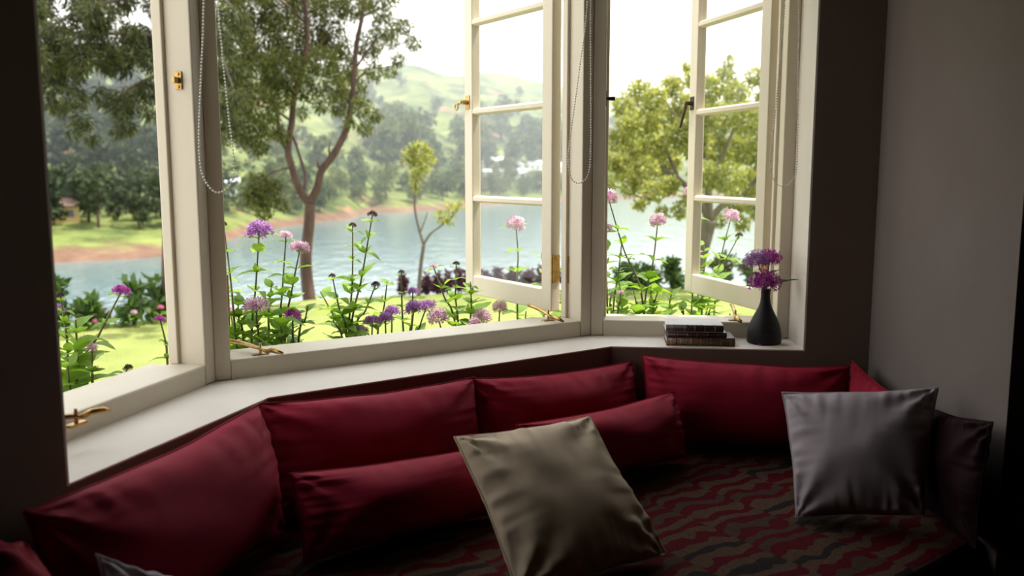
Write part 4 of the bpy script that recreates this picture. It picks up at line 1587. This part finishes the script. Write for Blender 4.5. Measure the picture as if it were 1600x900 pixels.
# ------------------------------------------------------------------ far hillside: trees and houses
def far_tree(seed, tall):
    r_ = random.Random(seed)
    cs = []
    for q in range(9):
        h = r_.uniform(.25, .9)
        w = (.34 if not tall else .17) * (1.15 - .6 * abs(h - .5))
        cs.append((r_.uniform(-w, w), r_.uniform(-w, w), h, r_.uniform(.17, .27) * (.7 if tall else 1)))
    me = leaf_cards(cs, 1.0, 420, .12, seed, 1.5)
    me.materials.append(M['far_leaf'])
    return me


FT = [far_tree(700 + k, k % 2 == 1) for k in range(6)]
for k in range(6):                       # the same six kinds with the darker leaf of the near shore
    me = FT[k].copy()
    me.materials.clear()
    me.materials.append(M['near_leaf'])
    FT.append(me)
tm = MB().tube([(0, 0, -.05), (.01, 0, .3), (0, .01, .7)], [.03, .024, .01], 6)
TM = bpy.data.meshes.new('trunk')
TM.from_pydata(tm.v, [], tm.f)
TM.materials.append(M['bark'])


FAR = []


def plant_far(u, s_, h, k, label, group):
    az = math.atan2(u - 800, F_PX)
    r_ = shore_r(az) + s_
    q_ = (r_ * math.sin(az), r_ * math.cos(az), h * (.3 if k % 2 else .48))
    if any(math.hypot(q_[0] - f[0], q_[1] - f[1]) < (q_[2] + f[2]) * 1.0 for f in FAR):
        return
    FAR.append(q_)
    o = empty('hillside_tree', (r_ * math.sin(az), r_ * math.cos(az), land_z(az, r_) - .2), random.uniform(0, 6.28))
    o.scale = (h, h, h)
    tag(o, label, 'tree', group)
    share('foliage', FT[k], o)['kind'] = 'stuff'
    share('trunk', TM, o)


rf = random.Random(77)
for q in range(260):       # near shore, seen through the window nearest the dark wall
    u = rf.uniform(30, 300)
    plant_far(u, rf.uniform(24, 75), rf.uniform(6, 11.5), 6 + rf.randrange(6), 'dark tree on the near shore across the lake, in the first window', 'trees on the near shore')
for q in range(200):      # slope behind the near shore
    u = rf.uniform(20, 330)
    plant_far(u, rf.uniform(75, 330), rf.uniform(8, 16), 6 + rf.randrange(6), 'tree scattered up the slope behind the near shore', 'trees up the near slope')
for q in range(320):       # belt along the far shore
    u = rf.uniform(340, 900)
    plant_far(u, rf.uniform(14, 48), rf.uniform(6, 12), rf.choice((0, 2, 4, 0, 1)), 'rounded tree in the belt along the far shore', 'trees along the far shore')
for q in range(84):       # tall stand up the slope
    u = rf.gauss(628, 22) if q < 38 else rf.gauss(800, 42)
    plant_far(u, rf.uniform(95, 230), rf.uniform(16, 27), rf.choice((1, 3, 5)), 'tall narrow tree in a stand on the far slope', 'tall stands on the far slope')
for q in range(80):       # scattered over the slopes
    u = rf.uniform(340, 1000)
    plant_far(u, rf.uniform(80, 480), rf.uniform(7, 14), rf.randrange(6), 'scattered tree on the upper far slope', 'scattered trees on the far slope')


def house(u, s_, w, d, h, wall, roof, label, az_rot):
    az = math.atan2(u - 800, F_PX)
    r_ = shore_r(az) + s_
    o = empty('house', (r_ * math.sin(az), r_ * math.cos(az), land_z(az, r_) - .4), -az + az_rot)
    tag(o, label, 'house', 'houses on the far slope')
    MB().box(-w / 2, w / 2, -d / 2, d / 2, 0, h, 0).build('walls', wall, o)
    e = .5
    rv = [(-w / 2 - e, -d / 2 - e, h), (w / 2 + e, -d / 2 - e, h), (w / 2 + e, d / 2 + e, h), (-w / 2 - e, d / 2 + e, h), (-w / 2 - e, 0, h + d * .28), (w / 2 + e, 0, h + d * .28)]
    MB().add(rv, [(0, 1, 5, 4), (2, 3, 4, 5), (0, 4, 3), (1, 2, 5), (3, 2, 1, 0)]).build('roof', roof, o)
    for x in np.linspace(-w / 2 + w * .2, w / 2 - w * .2, 3):
        MB().box(x - .5, x + .5, -d / 2 - .06, -d / 2 + .02, h * .35, h * .75, 0).build('window', 'house_glass', o)
    return o


house(772, 120, 15, 9, 4, 'white_paint', 'tin_roof', 'long white house with tin roof, highest of the hamlet', .15)
house(800, 108, 13, 9, 4, 'white_paint', 'tin_roof', 'white house with tin roof in the middle of the hamlet', -.1)
house(803, 88, 14, 8, 3.6, 'white_paint', 'tin_roof', 'low white house with tin roof nearest the lake in the hamlet', .05)
house(839, 96, 10, 7, 3.6, 'white_paint', 'tin_roof', 'white house with tin roof beside the casement stile', .1)
house(878, 100, 9, 7, 3.6, 'white_paint', 'tin_roof', 'small white house showing between casement and post', 0)
house(768, 92, 8, 6, 3.2, 'white_paint', 'tin_roof', 'tiny white house at the free side of the hamlet', .2)
house(347, 62, 9, 7, 3.5, 'white_paint', 'tin_roof', 'white house glimpsed beside the post of the wide window', 0)
house(90, 38, 7.5, 5, 3.4, 'yellow_paint', 'tile_roof', 'ochre house with brown roof on the near shore', .1)

# ------------------------------------------------------------------ summer haze over the lake and the hills
m = bpy.data.materials.new('valley_haze')
m.use_nodes = True
nt = m.node_tree
nt.nodes.remove(nt.nodes['Principled BSDF'])
vs_n = nt.nodes.new('ShaderNodeVolumeScatter')
vs_n.inputs['Color'].default_value = (.86, .93, 1.0, 1)
vs_n.inputs['Density'].default_value = .00062
vs_n.inputs['Anisotropy'].default_value = .2
nt.links.new(vs_n.outputs[0], nt.nodes['Material Output'].inputs['Volume'])
M['haze'] = m
hb = MB().box(-1500, 1500, 165, 1700, WATER - 4, 260).build('haze', 'haze')
tag(hb, 'pale summer haze over the lake and hills', kind='stuff')
